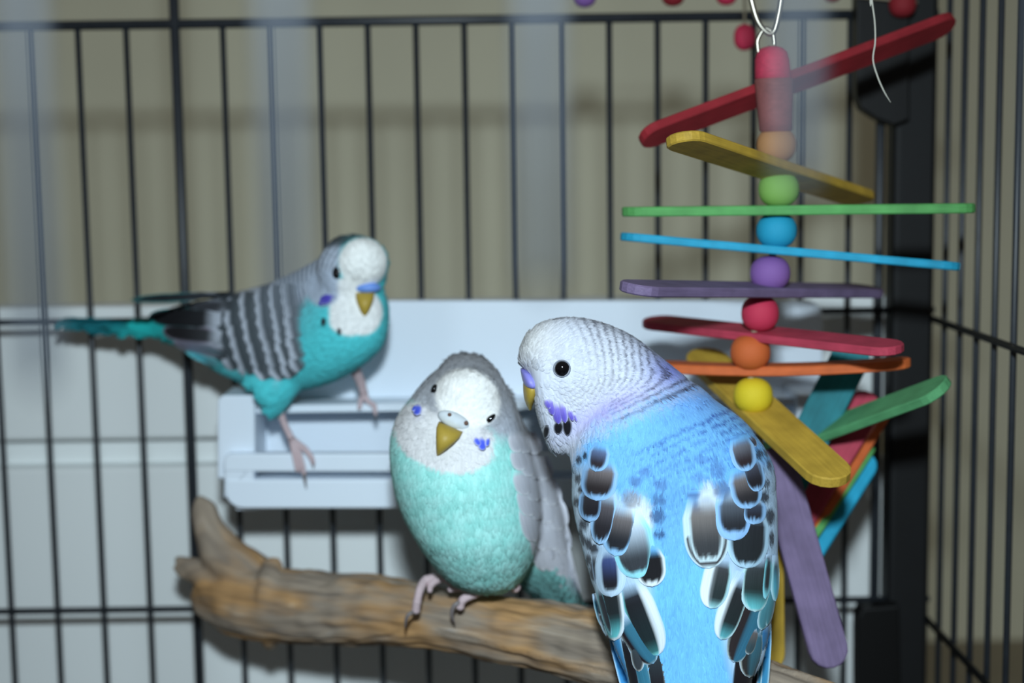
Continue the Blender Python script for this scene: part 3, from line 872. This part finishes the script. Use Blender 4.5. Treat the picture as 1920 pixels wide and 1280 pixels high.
DK, BR = (30, 30, 36), (112, 104, 104)
PB, AQ, WH = (150, 196, 242), (134, 212, 226), (226, 238, 246)
def S(c=DK, b=BR, f=PB, fw=7, **k): return dict(c=c, b=b, f=f, fw=fw, **k)
FAINT = S((92, 122, 176), (104, 172, 238), (108, 176, 242), 6)
GREY = S((150, 152, 160), (190, 205, 225), WH, 8)
TEAL = S((52, 106, 130), (44, 80, 96), (176, 204, 206), 2.6)
def fl_(tip, L, ang, W, st, lift=None, **k):
    """tip px, length px, lean in degrees (+ = base to the right of the tip)"""
    a = math.radians(ang)
    base = (tip[0] + L * math.sin(a), tip[1] - L * math.cos(a))
    if lift is None: lift = 0.00022 + (1300 - tip[1]) * 0.0000020
    k.setdefault('rise', 0.00028)
    return blue.feather(base, tip, W, st, lift, **k)
WF = [
    # flight feathers and tail edge, lowest layer first: tip, length, lean, width, style
    ((1186, 1330), 175, -14, 22, S((60, 140, 196), (60, 140, 196), (150, 200, 226), 3)),
    ((1200, 1330), 150, -12, 20, S((26, 26, 32), (26, 26, 32), (40, 60, 80), 2)),
    ((1222, 1330), 150, -14, 26, S((56, 120, 146), (52, 110, 136), (170, 196, 196), 2.4)),
    ((1240, 1332), 120, -8, 30, S((34, 30, 36), (50, 60, 66), (150, 150, 140), 2)),
    ((1200, 1258), 70, -8, 24, S((56, 62, 68), (70, 84, 90), (190, 196, 190), 2.6)),
    ((1226, 1243), 100, -34, 46, S((54, 112, 138), (60, 120, 146), (188, 204, 204), 2.8, half=(-1, -0.45, (34, 28, 34)))),
    ((1150, 1190), 90, -16, 22, S((40, 44, 52), (40, 44, 52), AQ, 6)),
    ((1234, 1228), 140, -21, 58, S((30, 42, 46), (34, 34, 40), (120, 200, 206), 6, side=1, sw=0.38, sc=WH, t=(0.78, (60, 120, 124)))),
    ((1155, 1200), 116, -8, 46, S((34, 44, 48), (40, 42, 46), WH, 6, t=(0.62, (110, 214, 222)))),
    
    ((1126, 1104), 62, -8, 16, S(DK, DK, (180, 214, 240), 4)),
    ((1134, 1176), 60, -16, 14, S(TEAL['c'], TEAL['c'], (170, 220, 232), 3)),
    ((1224, 1098), 60, -6, 44, S((30, 30, 34), (30, 30, 34), WH, 8)),
    ((1150, 1118), 84, -5, 52, S((34, 34, 42), (70, 86, 140), (196, 222, 246), 13, t=(0.80, (196, 226, 244)))),
    ((1200, 1082), 100, -12, 62, S((56, 60, 66), (196, 214, 232), (150, 220, 236), 11)),
    ((1156, 1040), 78, 10, 48, S((38, 40, 46), (120, 114, 116), (150, 200, 244), 9)),
    ((1128, 1018), 80, 8, 36, S((40, 38, 44), (96, 92, 98), (160, 204, 246), 7)),
    ((1111, 976), 52, 2, 36, S((34, 32, 38), (54, 52, 58), PB, 7)),
    ((1123, 937), 62, 6, 52, S((44, 38, 40), (128, 120, 122), PB, 9)),
    ((1122, 882), 40, 10, 30, S((50, 44, 50), (100, 120, 160), PB, 6)),
    # small edge scallops of the near shoulder
    
    
    
    
    
    # right wing
    ((1426, 1330), 170, 4, 22, S((60, 136, 178), (50, 120, 176), (150, 200, 216), 2.6)),
    ((1412, 1340), 180, 4, 22, S((64, 136, 160), (60, 120, 150), (170, 206, 212), 2.2)),
    ((1390, 1340), 150, 6, 44, S((28, 24, 28), (34, 32, 36), (60, 60, 66), 1.5)),
    ((1402, 1269), 90, 8, 40, S((60, 104, 120), (60, 110, 130), (196, 204, 200), 3, half=(-1, -0.2, (50, 48, 48)))),
    ((1400, 1226), 50, 16, 24, S((60, 80, 88), f=(190, 200, 198), fw=2.6)),
    ((1373, 1240), 140, 22, 52, S((54, 112, 140), (60, 124, 150), (180, 202, 202), 3, half=(-1, -0.05, (46, 40, 42)))),
    ((1424, 1180), 80, 16, 24, S((76, 136, 150), (80, 150, 166), (176, 210, 214), 2.6)),
    ((1434, 1172), 80, 10, 18, S((76, 136, 150), (80, 150, 166), (176, 210, 214), 2.4)),
    ((1449, 1126), 76, 2, 16, S((86, 180, 206), (60, 80, 96), (170, 226, 236), 4)),
    
    ((1350, 1198), 118, 20, 46, S((36, 44, 46), (40, 42, 46), (196, 232, 236), 4, side=-1, sw=0.42, sc=WH, t=(0.72, (96, 178, 190)))),
    ((1331, 1140), 92, 12, 50, S((42, 52, 54), (64, 66, 70), (176, 222, 228), 5, side=-1, sw=0.30, sc=WH, t=(0.8, (150, 206, 214)))),
    ((1431, 1122), 74, 6, 18, S((44, 50, 54), (44, 50, 54), AQ, 5, t=(0.7, AQ))),
    ((1412, 1146), 96, 5, 54, S((38, 50, 50), (60, 66, 70), (186, 226, 232), 6, t=(0.62, (112, 206, 216)))),
    
    
    ((1396, 1064), 92, 4, 60, S((38, 42, 46), (44, 46, 52), (180, 216, 240), 9)),
    ((1328, 1064), 112, -4, 66, S((60, 62, 66), (132, 126, 124), (206, 230, 240), 16, cres=(6, 12))),
    
    ((1408, 982), 40, 4, 36, S((40, 40, 48), (70, 80, 100), PB, 8)),
    ((1374, 1012), 76, -2, 58, S((42, 44, 50), (96, 104, 116), (150, 196, 246), 14)),
    
    ((1402, 952), 60, -12, 46, S((46, 44, 48), (124, 116, 116), PB, 8)),
    ((1416, 920), 52, -14, 32, S((36, 34, 40), (80, 84, 100), PB, 6)),
    
    ((1397, 884), 52, -14, 36, S((50, 40, 44), (120, 124, 136), PB, 7)),
    ((1416, 838), 24, -22, 13, S((60, 60, 76), f=PB, fw=3)),
    
]
for k_, (tip, L, ang, W, st) in enumerate(WF):
    big = W > 24
    if tip[1] < 1110:                       # coverts: broad, overlapping, pale only towards the tip
        st = dict(st); st['sr'] = 1.15; st['fw'] *= 1.12 if big else 1.0; st['m0'] = 0.34 if big else 0.5; st['fray'] = 2.6 if big else 1.2
        if not big: st.update(f=(176, 206, 240), soft=1.3)
        else: st['tr'] = 0.78; st['fray'] = 4.5; st['blur'] = 3.6
        L, W = L * (1.32 if big else 1.35), W * (1.30 if big else 1.40)
        ed_ = min(abs(tip[0] - 1075), abs(tip[0] - 1450))
        lf = None if big else 0.00005 + 0.000004 * min(ed_, 40)
        fl_((tip[0], tip[1] + 1), L, ang, W, st, lf, rise=0.00028 if big else 0.00008, nu=21 if big else 11, nv=23 if big else 13, blunt=0.58)
    else:
        fl_(tip, L * 1.12, ang, W * 1.08, st, nu=13, nv=17)
# face: eye, cere, beak, cheek patch, throat spots
l, n = blue.hit(1054, 691)
eye = blob('eye', l - n * 0.0003, (0.0022, 0.0016, 0.0022), M['eye'], blue.root)
ringv = []
for a in np.arange(24) * math.pi / 12:
    h_, _ = blue.hit(1054 + 15.5 * math.cos(a), 691 + 15.5 * math.sin(a)); ringv.append(h_ + n * 0.00025)
ringv.append(ringv[0])
link('eye_ring', mesh_data('eye_ring', *tube(ringv, 0.00022, 8)), M['lid'], blue.root)
def profile_beak(bird, Y, rows, mat, name):
    rs = []
    for py, xl, xr_, d in cr(rows, 16):
        c = np.array(P((xl + xr_) / 2, py, Y)); hw = mm(max(xr_ - xl, .6) / 2, Y)
        rs.append([c + np.array((hw * math.cos(a), max(d, .0002) * math.sin(a), 0)) for a in np.arange(20) * math.pi / 10])
    return link(name, mesh_data(name, *rings(rs)), mat, bird.root)
profile_beak(blue, .427, [(714, 981, 1016, .0070), (724, 980.5, 1014, .0078), (736, 981, 1010, .0072), (748, 983, 1004, .0055), (759, 987, 999, .0030), (769, 992, 996, .0006)], M['beak'], 'beak')
profile_beak(blue, .427, [(691, 976, 986, .0020), (695, 976, 998, .0062), (704, 977.5, 1008, .0088), (714, 980, 1013, .0092), (721, 984, 1012, .0080), (725, 990, 1008, .0040)], M['cere_violet'], 'cere')
VI = S((104, 92, 196), (140, 128, 216), (120, 110, 206), 2)
for tip, L, ang, W in (((1040, 776), 32, -18, 15), ((1050, 792), 40, -12, 17), ((1062, 790), 38, -14, 14), ((1034, 764), 20, -30, 12), ((1076, 786), 22, -26, 11), ((1083, 788), 16, -24, 6)):
    fl_(tip, L, ang, W, VI, 0.0009, nu=7, nv=9, name='cheek_feather')
SPOT = S((24, 24, 30), (24, 24, 30), (120, 122, 134), 1.2, melt=0.2)
for tip, L, ang, W in (((1027, 819), 25, 4, 12), ((1048, 810), 22, 4, 19), ((1066, 813), 32, -4, 19)):
    fl_(tip, L, ang, W, SPOT, 0.0008, nu=9, nv=13, blunt=0.45, name='throat_spot')
# feet holding the branch on the far side of the body
for fx in (1240, 1350):
    by_ = 1268 + (fx - 1300) * 0.36
    yb = .440 - (fx - 1300) * 0.00008
    foot(blue, [[(fx - 10, by_ - 76, yb - .002, 9), (fx - 14, by_ - 66, yb - .010, 8), (fx - 16, by_ - 20, yb - .0125, 7)],
                [(fx + 10, by_ - 76, yb - .002, 9), (fx + 16, by_ - 66, yb - .010, 8), (fx + 18, by_ - 20, yb - .0125, 7)]], [],
         [[(fx, by_ - 110, yb - .014, 12), (fx, by_ - 78, yb - .002, 10)]])

# ------------------------------------------------------------------ aqua parakeet facing the lens, head tilted
MY = 0.474
gm = G()
gm.add(*row_loft([
    (668, 850, 890, .476, .005), (676, 836, 908, .474, .009), (692, 822, 927, .471, .0125), (718, 793, 944, .468, .0155), (744, 772, 956, .466, .0180), (772, 750, 966, .465, .0200),
    (805, 736, 976, .465, .0220), (842, 731, 988, .465, .0235), (882, 733, 1000, .465, .0245), (920, 740, 1008, .466, .0248), (955, 752, 1012, .467, .0245),
    (987, 768, 1012, .468, .0238), (1020, 788, 1008, .470, .0222), (1048, 808, 1000, .472, .0198), (1074, 832, 985, .474, .0165), (1092, 862, 965, .476, .0120), (1102, 885, 940, .478, .0060)], 56, 52))
# forehead swelling above the beak, cheeks, and the folded wing and tail behind
gm.add(*ellipsoid(P(876, 748, .458), (0.0105, 0.0105, 0.0095), 28, 18))
gm.add(*ellipsoid(P(842, 828, .456), (0.0125, 0.0090, 0.0088), 24, 16))
gm.add(*row_loft([(730, 925, 955, .480, .005), (780, 930, 974, .481, .010), (840, 940, 1006, .482, .013), (900, 948, 1032, .483, .014), (960, 950, 1052, .484, .013),
                  (1020, 968, 1064, .486, .010), (1070, 1000, 1074, .489, .007), (1110, 1040, 1084, .494, .004), (1140, 1066, 1090, .498, .002)], 36, 32))
gm.add(*row_loft([(1000, 930, 1030, .488, .012), (1050, 950, 1060, .492, .011), (1090, 975, 1078, .497, .008), (1130, 1010, 1092, .503, .005), (1190, 1050, 1104, .508, .003), (1260, 1085, 1112, .512, .0015)], 28, 28))
def rot_el(x, y, cx, cy, ax, ay, deg):
    a = math.radians(deg)
    u = (x - cx) * math.cos(a) + (y - cy) * math.sin(a)
    v = -(x - cx) * math.sin(a) + (y - cy) * math.cos(a)
    return np.sqrt((u / ax) ** 2 + (v / ay) ** 2)
def col_mid(x, y, j):
    n = len(x)
    aq = np.tile(lin((154, 226, 219)), (n, 1))
    aq = mix(aq, lin((186, 238, 234)), 0.5 * np.clip(0.5 + 0.5 * np.sin(x * 0.06 + y * 0.11) * np.sin(y * 0.07 - x * 0.04) + j * 0.3, 0, 1))
    c = aq
    # grey-white wing on the right
    bx = np.interp(y, [700, 800, 860, 950, 1000, 1040, 1080], [940, 958, 972, 988, 990, 1010, 1060])
    wing = sm(-8, 16, x - bx + j * 5) * sm(1090, 1040, y - (x - 1000) * 0.6)
    scal = 0.5 + 0.5 * np.cos(y * 0.22 + x * 0.12 + j)
    wc = mix(np.tile(lin((208, 210, 220)), (n, 1)), lin((170, 172, 184)), scal * 0.7)
    c = mix(c, wc, wing)
    # tail darker teal
    c = mix(c, lin((122, 182, 180)), sm(1040, 1080, y) * sm(965, 1000, x) * (1 - wing))
    # white mask and bib
    bib = rot_el(x, y, 832, 818, 100, 66, 20)
    c = mix(c, lin((222, 222, 224)), sm(1.06, 0.94, bib + j * 0.04))
    # grey cheeks and nape
    line = (y - 768) - (x - 800) * 0.36
    hd = sm(6, -14, line + j * 4) * sm(1.0, 0.9, rot_el(x, y, 870, 760, 140, 112, 22))
    gc = mix(np.tile(lin((176, 180, 188)), (n, 1)), lin((156, 158, 164)), np.clip(sm(720, 690, y), 0, 1))
    fine = 0.5 + 0.5 * np.cos(rot_el(x, y, 860, 790, 1, 1, 0) * 0.9 + j)
    gc = gc * (1 - 0.10 * fine[:, None])
    c = mix(c, gc, hd)
    side_ = sm(14, -6, np.abs((x - 945) - (y - 790) * 0.25) - 20) * sm(850, 800, y) * sm(740, 770, y)
    c = mix(c, lin((184, 190, 202)), side_ * 0.8)
    cap = rot_el(x, y, 877, 747, 66, 56, 28)
    rim = sm(1.34, 1.04, cap) * np.clip(sm(20, 60, (x - 877) * 0.8 + (y - 747) * 0.2) + sm(-30, -60, (x - 877)) * sm(790, 760, y) + 0.7 * sm(720, 690, y), 0, 1)
    c = mix(c, lin((156, 159, 166)), rim * 0.75)
    c = mix(c, lin((240, 240, 238)), sm(1.04, 0.88, cap + j * 0.04))
    return c
mid = Bird('parakeet', P(900, 1110, MY), 'pale aqua parakeet with white face and pale grey wing facing forward on the branch', gm, 0.0009, col_mid, 5)
mid.body_y = MY
def flow_mid(x, y):
    dx, dy = x - 838, y - 790
    r = np.sqrt(dx * dx + dy * dy) + 1e-6
    t = sm(60, 130, r)
    return dx / r * (1 - t) + t * (0.25 * np.sign(x - 860) * sm(0, 80, np.abs(x - 860))), dy / r * (1 - t) + t * np.where(y < 740, -0.2, 1.0)
def size_mid(x, y):
    r = np.sqrt((x - 850) ** 2 + (y - 770) ** 2)
    L = 0.0022 + 0.0030 * sm(60, 180, r)
    return L, L * 0.6
mid.plumage(9000, flow_mid, size_mid, 1.2, keep=lambda x, y: ~((np.abs(x - 848) < 26) & (np.abs(y - 792) < 16)))
GW = S((190, 192, 202), (202, 204, 214), (224, 226, 234), 5, sr=1.6)
def fm(tip, L, ang, W, st, lift=0.0008, **k):
    a = math.radians(ang)
    return mid.feather((tip[0] + L * math.sin(a), tip[1] - L * math.cos(a)), tip, W, st, lift, Yref=.482, **k)
for row, (y0, x0_, x1_, nf, L, W) in enumerate([(1112, 1062, 1082, 3, 110, 22), (1066, 1020, 1066, 4, 90, 26), (1020, 1000, 1058, 4, 80, 30), (972, 992, 1048, 4, 62, 30), (930, 984, 1036, 4, 50, 28), (888, 976, 1020, 4, 46, 26), (846, 968, 1002, 3, 42, 24)]):
    for i in range(nf):
        x = x0_ + (x1_ - x0_) * i / (nf - 1)
        fm((x, y0 + i * 6 + random.uniform(-5, 5)), L, -14 + random.uniform(-5, 5), W * 1.3, GW, 0.0003 + row * 0.00012, nu=9, nv=11, rise=0.0003)
for (ex_, ey_, rx, rz) in ((814, 732, .0011, .0021), (917, 787, .0026, .0009)):
    l, n = mid.hit(ex_, ey_)
    blob('eye', l - n * 0.0001, (rx, .0013, rz), M['eye'], mid.root, Matrix.Rotation(math.radians(30 if ex_ > 850 else 12), 3, 'Y') if ex_ < 850 else Matrix.Rotation(math.radians(-42), 3, 'Y'))
# beak: hooked wedge leaning to the lower left, towards the lens
l0, n0 = mid.hit(842, 806)
yk = l0.y
bk = []
for t, hw, out, dp in ((0.0, 25, .0005, .0030), (0.2, 24, .0024, .0034), (0.45, 18, .0034, .0032), (0.7, 11, .0034, .0024), (0.9, 5, .0026, .0014), (1.0, 1.5, .0018, .0005)):
    cx, cy = 845 + (820 - 845) * t, 800 + (854 - 800) * t
    c = np.array(P(cx, cy, yk - out)); w = mm(hw, yk)
    ax = np.array((math.cos(math.radians(24)), 0, -math.sin(math.radians(24))))
    bk.append([c + ax * w * math.cos(a) + np.array((0, -1, 0)) * dp * math.sin(a) for a in np.arange(18) * math.pi / 9])
link('beak', mesh_data('beak', *rings(bk)), M['beak'], mid.root)
l0, n0 = mid.hit(851, 788)
cere_c = l0 + Vector((0, 0.0002, 0))
blob('cere', cere_c, (.0052, .0022, .0024), M['cere_pale'], mid.root, Matrix.Rotation(math.radians(25), 3, 'Y'))
for nx, ny_ in ((839, 775), (870, 790)):
    blob('nostril', P(nx + 4, ny_ + 3, cere_c.y - .0014), (.0007, .0006, .0007), M['nostril'], mid.root)
CS = S((72, 92, 226), (90, 108, 232), (110, 130, 232), 2)
for tip, L, ang, W in (((786, 783), 22, 6, 15), ((780, 776), 14, 20, 9), ((903, 845), 26, -10, 15), ((897, 836), 18, -30, 11), ((909, 838), 18, 14, 9)):
    fm(tip, L, ang, W, CS, 0.0012, nu=7, nv=9, name='cheek_feather')
yb = .488
foot(mid, [[(836, 1082, .476, 9), (800, 1087, .477, 9), (788, 1104, .474, 8), (782, 1128, .473, 8), (780, 1143, .4735, 8)],
           [(820, 1086, .476, 8), (808, 1096, .4755, 7), (806, 1106, .475, 5)],
           [(836, 1082, .477, 9), (860, 1100, .476, 7)]],
     [[(777, 1146, .473, 4), (766, 1152, .472, 4), (761, 1164, .4725, 3), (760, 1178, .474, 1)]],
     [[(845, 1072, .478, 12), (834, 1082, .477, 9)]])
foot(mid, [[(955, 1092, .473, 10), (918, 1099, .472, 10), (888, 1112, .471, 10), (868, 1124, .470, 8), (863, 1136, .4705, 8)],
           [(955, 1092, .473, 10), (966, 1100, .473, 10)],
           [(900, 1108, .473, 8), (870, 1102, .474, 7), (845, 1104, .4745, 6)]],
     [[(862, 1128, .4695, 4.5), (851, 1136, .469, 4.5), (847, 1152, .4695, 3.5), (853, 1170, .471, 1)]],
     [[(945, 1076, .476, 13), (950, 1092, .473, 10)]])

# ------------------------------------------------------------------ blue-green parakeet on the feeder shelf
KY = 0.530
gk = G()
gk.add(*col_loft([
    (727, 570, 610, .520, .004), (718, 545, 642, .520, .009), (702, 525, 664, .521, .0125), (678, 512, 684, .523, .0160), (648, 505, 703, .526, .0185), (618, 502, 717, .529, .0195),
    (588, 505, 726, .532, .0195), (558, 513, 732, .534, .0190), (528, 524, 738, .536, .0180), (498, 534, 734, .538, .0165), (468, 542, 724, .540, .0150), (438, 550, 712, .542, .0130),
    (408, 558, 698, .544, .0110), (378, 566, 672, .546, .0090), (348, 576, 654, .548, .0070), (318, 588, 642, .550, .0050), (292, 596, 630, .552, .003)], 52, 44))
gk.add(*ellipsoid(P(660, 512, .520), (0.0118, 0.0125, 0.0132), 30, 20))
gk.add(*ellipsoid(P(680, 494, .514), (0.0088, 0.0092, 0.0086), 26, 18))
gk.add(*ellipsoid(P(662, 585, .516), (0.0098, 0.0090, 0.0080), 26, 18))
gk.add(*col_loft([(640, 470, 560, .526, .010), (612, 480, 570, .528, .011), (584, 494, 580, .530, .012), (550, 512, 590, .533, .012), (510, 530, 600, .536, .010)], 20, 30))
gk.add(*row_loft([(700, 462, 575, .530, .010), (735, 482, 560, .528, .008), (758, 500, 542, .527, .005), (775, 514, 530, .526, .0025)], 16, 24))
gk.add(*col_loft([(330, 598, 640, .552, .006), (300, 600, 634, .5535, .005), (250, 600, 628, .555, .0035), (200, 600, 620, .5565, .0022), (150, 599, 611, .558, .0014), (112, 598, 604, .5585, .0008)], 24, 20))
def col_back(x, y, j):
    n = len(x)
    aq = np.tile(lin((84, 206, 214)), (n, 1))
    c = aq
    # barred wing and back
    fx = np.interp(y, [500, 560, 620, 680, 720], [600, 572, 556, 545, 520])
    wg = sm(6, -14, x - fx + j * 3)
    cx_ = (x - 640) * 0.97 + (y - 600) * 0.20
    per = np.interp(cx_, [-240, -120, -50], [30, 18, 11])
    ph = 0.5 + 0.5 * np.cos(2 * np.pi * (cx_ + 0.0006 * (y - 620) ** 2 * 3) / per + j * 0.4)
    wc = mix(np.tile(lin((66, 72, 78)), (n, 1)), lin((196, 204, 218)), sm(0.25, 0.75, ph) * 0.9)
    wc = mix(wc, lin((150, 164, 180)), sm(-140, -40, cx_) * 0.45)
    c = mix(c, wc, wg * sm(740, 700, y - (x - 480) * 0.15))
    c = mix(c, lin((84, 206, 214)), wg * sm(688, 712, y - (x - 480) * 0.25))
    # rump and tail
    c = mix(c, lin((40, 170, 170)), sm(380, 330, x))
    c = mix(c, lin((30, 118, 128)), sm(260, 180, x))
    # back of the head and nape: fine grey bars
    nape = sm(500, 540, x) * sm(646, 628, x + (y - 500) * 0.10) * sm(555, 525, y - (620 - x) * 0.42)
    nb = 0.5 + 0.5 * np.cos(2 * np.pi * (np.sqrt((x - 690) ** 2 + (y - 520) ** 2)) / 9.0)
    nc = mix(np.tile(lin((196, 206, 222)), (n, 1)), lin((96, 110, 128)), nb * 0.7)
    nc = mix(nc, lin((44, 52, 58)), sm(462, 444, y + (640 - x) * -0.25) * 0.8)
    c = mix(c, nc, nape)
    # white mask and forehead
    mask = np.minimum(rot_el(x, y, 656, 574, 50, 56, 0), rot_el(x, y, 680, 585, 38, 44, 0))
    c = mix(c, lin((238, 240, 240)), sm(1.06, 0.92, mask) * sm(612, 622, x + (y < 560) * -8))
    cheek = rot_el(x, y, 606, 540, 36, 36, 0)
    c = mix(c, lin((176, 188, 206)), sm(1.1, 0.8, cheek) * sm(640, 628, x))
    cap = rot_el(x, y, 681, 492, 46, 48, 0)
    c = mix(c, lin((246, 248, 246)), sm(1.06, 0.92, cap))
    crown_ = sm(0.98, 1.10, cap) * sm(470, 452, y)
    c = mix(c, lin((70, 78, 82)), crown_ * 0.9)
    return c
bk3 = Bird('parakeet', P(570, 880, KY), 'blue-green parakeet with white forehead and barred grey wings on the white shelf', gk, 0.0010, col_back, 5)
bk3.body_y = KY
def flow_back(x, y):
    dx, dy = x - 690, y - 545
    r = np.sqrt(dx * dx + dy * dy) + 1e-6
    t = sm(60, 140, r)
    return dx / r * (1 - t) - t * 0.95, dy / r * (1 - t) + t * 0.35
bk3.plumage(6000, flow_back, lambda x, y: (0.0022 + 0.0026 * sm(620, 520, x), 0.0014 + 0.0016 * sm(620, 520, x)), 1.0,
            keep=lambda x, y: ~((np.abs(x - 688) < 24) & (np.abs(y - 552) < 26)))
def fk(base, tip, W, st, lift=0.0008, **k):
    return bk3.feather(base, tip, W, st, lift, Yref=.53, **k)
# folded flight feathers crossing over the rump, and long tail feathers
fk((440, 556), (252, 565), 16, S((34, 36, 40), (50, 54, 60), (70, 76, 82), 2), 0.0014, nu=7)
fk((440, 574), (330, 588), 26, S((60, 62, 68), (60, 62, 68), (150, 156, 168), 3), 0.0012, nu=7)
fk((420, 600), (286, 596), 34, S((24, 24, 28), (40, 42, 46), (44, 44, 50), 2), 0.0016, nu=9)
fk((420, 632), (312, 618), 34, S((34, 32, 36), (60, 62, 66), (140, 132, 150), 4), 0.0014, nu=9)
fk((430, 664), (330, 636), 24, S((120, 118, 136), (90, 110, 120), (170, 164, 182), 3), 0.0012, nu=7)
fk((420, 684), (352, 654), 18, S((90, 170, 180), (90, 150, 160), (120, 190, 200), 3), 0.0010, nu=7)
fk((330, 612), (118, 600), 14, S((20, 96, 108), (24, 150, 156), (30, 120, 130), 2), 0.0008, nu=7)
fk((345, 618), (240, 610), 26, S((40, 190, 188), (40, 180, 180), (50, 180, 180), 2), 0.0010, nu=7)
# scalloped coverts: rows of dark feathers with pale rims
WGc = S((70, 78, 84), (104, 112, 120), (190, 198, 212), 12, tiponly=1, soft=0, melt=0.5)
for ci, (xa, ya, xb, yb_, nf, L, W) in enumerate([(392, 580, 424, 690, 5, 62, 34), (420, 566, 452, 704, 6, 56, 32), (450, 556, 482, 712, 7, 48, 30), (480, 548, 510, 712, 7, 42, 28), (508, 542, 532, 706, 8, 34, 24), (532, 538, 550, 694, 8, 28, 22)]):
    for i in range(nf):
        t = (i + 0.5) / nf
        x = xa + (xb - xa) * t ** 1.6 + random.uniform(-2, 2)
        y = ya + (yb_ - ya) * t
        a = math.radians(12 - 40 * t)
        fk((x + L * math.cos(a), y + L * math.sin(a) * 0.8 - 4), (x, y), W * 1.25, WGc, 0.0005 + ci * 0.00018, nu=9, nv=9, rise=0.0003, blunt=0.72)
l, n = bk3.hit(630, 512)
blob('eye', l - n * .0008, (.0017, .0018, .0024), M['eye'], bk3.root)
l, n = bk3.hit(688, 545)
yk = l.y
blob('cere', Vector((P(689, 539, yk).x, yk - .0002, P(689, 539, yk).z)), (.0046, .0026, .0019), M['cere_blue'], bk3.root)
bk = []
for t, hw, out, dp in ((0, 18, .0004, .0024), (.25, 17, .0018, .0028), (.5, 13, .0026, .0026), (.75, 8, .0026, .0018), (.93, 3, .0018, .001), (1, 1, .0012, .0004)):
    c = np.array(P(684, 548 + 48 * t, yk - out)); w = mm(hw, yk)
    bk.append([c + np.array((w * math.cos(a), -dp * math.sin(a), 0)) for a in np.arange(16) * math.pi / 8])
link('beak', mesh_data('beak', *rings(bk)), M['beak'], bk3.root)
VK = S((70, 60, 170), (84, 76, 186), (90, 80, 190), 2)
for base, tip, W in (((632, 552), (604, 566), 14), ((624, 556), (602, 574), 12), ((628, 560), (608, 572), 10)):
    fk(base, tip, W, VK, 0.0014, nu=7, nv=9, name='cheek_feather')
for base, tip, W in (((610, 594), (611, 610), 11), ((638, 612), (639, 626), 9)):
    fk(base, tip, W, S((30, 32, 36), (30, 32, 36), (60, 60, 66), 1.5), 0.0014, nu=7, nv=9, name='throat_spot')
foot(bk3, [[(548, 825, .5285, 8), (560, 850, .5265, 6), (566, 872, .526, 6), (570, 888, .5265, 5)],
           [(548, 825, .5285, 8), (572, 842, .5265, 6), (584, 858, .526, 5), (587, 868, .5265, 4)],
           [(548, 825, .5285, 8), (552, 852, .5265, 5), (558, 880, .526, 5)]],
     [[(570, 888, .526, 4), (572, 900, .526, 3), (574, 916, .5272, 1)], [(587, 868, .5262, 3), (588, 878, .5268, 1)]],
     [[(522, 764, .527, 8), (534, 796, .5285, 6.5), (548, 825, .5285, 6.5)]])
foot(bk3, [[(682, 738, .536, 8), (690, 752, .535, 5), (701, 760, .5345, 5), (704, 774, .534, 4)],
           [(682, 738, .536, 8), (676, 752, .536, 5), (674, 764, .5345, 4)]],
     [[(704, 774, .534, 3), (705, 786, .5345, 1)]],
     [[(664, 690, .530, 11), (676, 716, .534, 9), (682, 738, .536, 8)]])
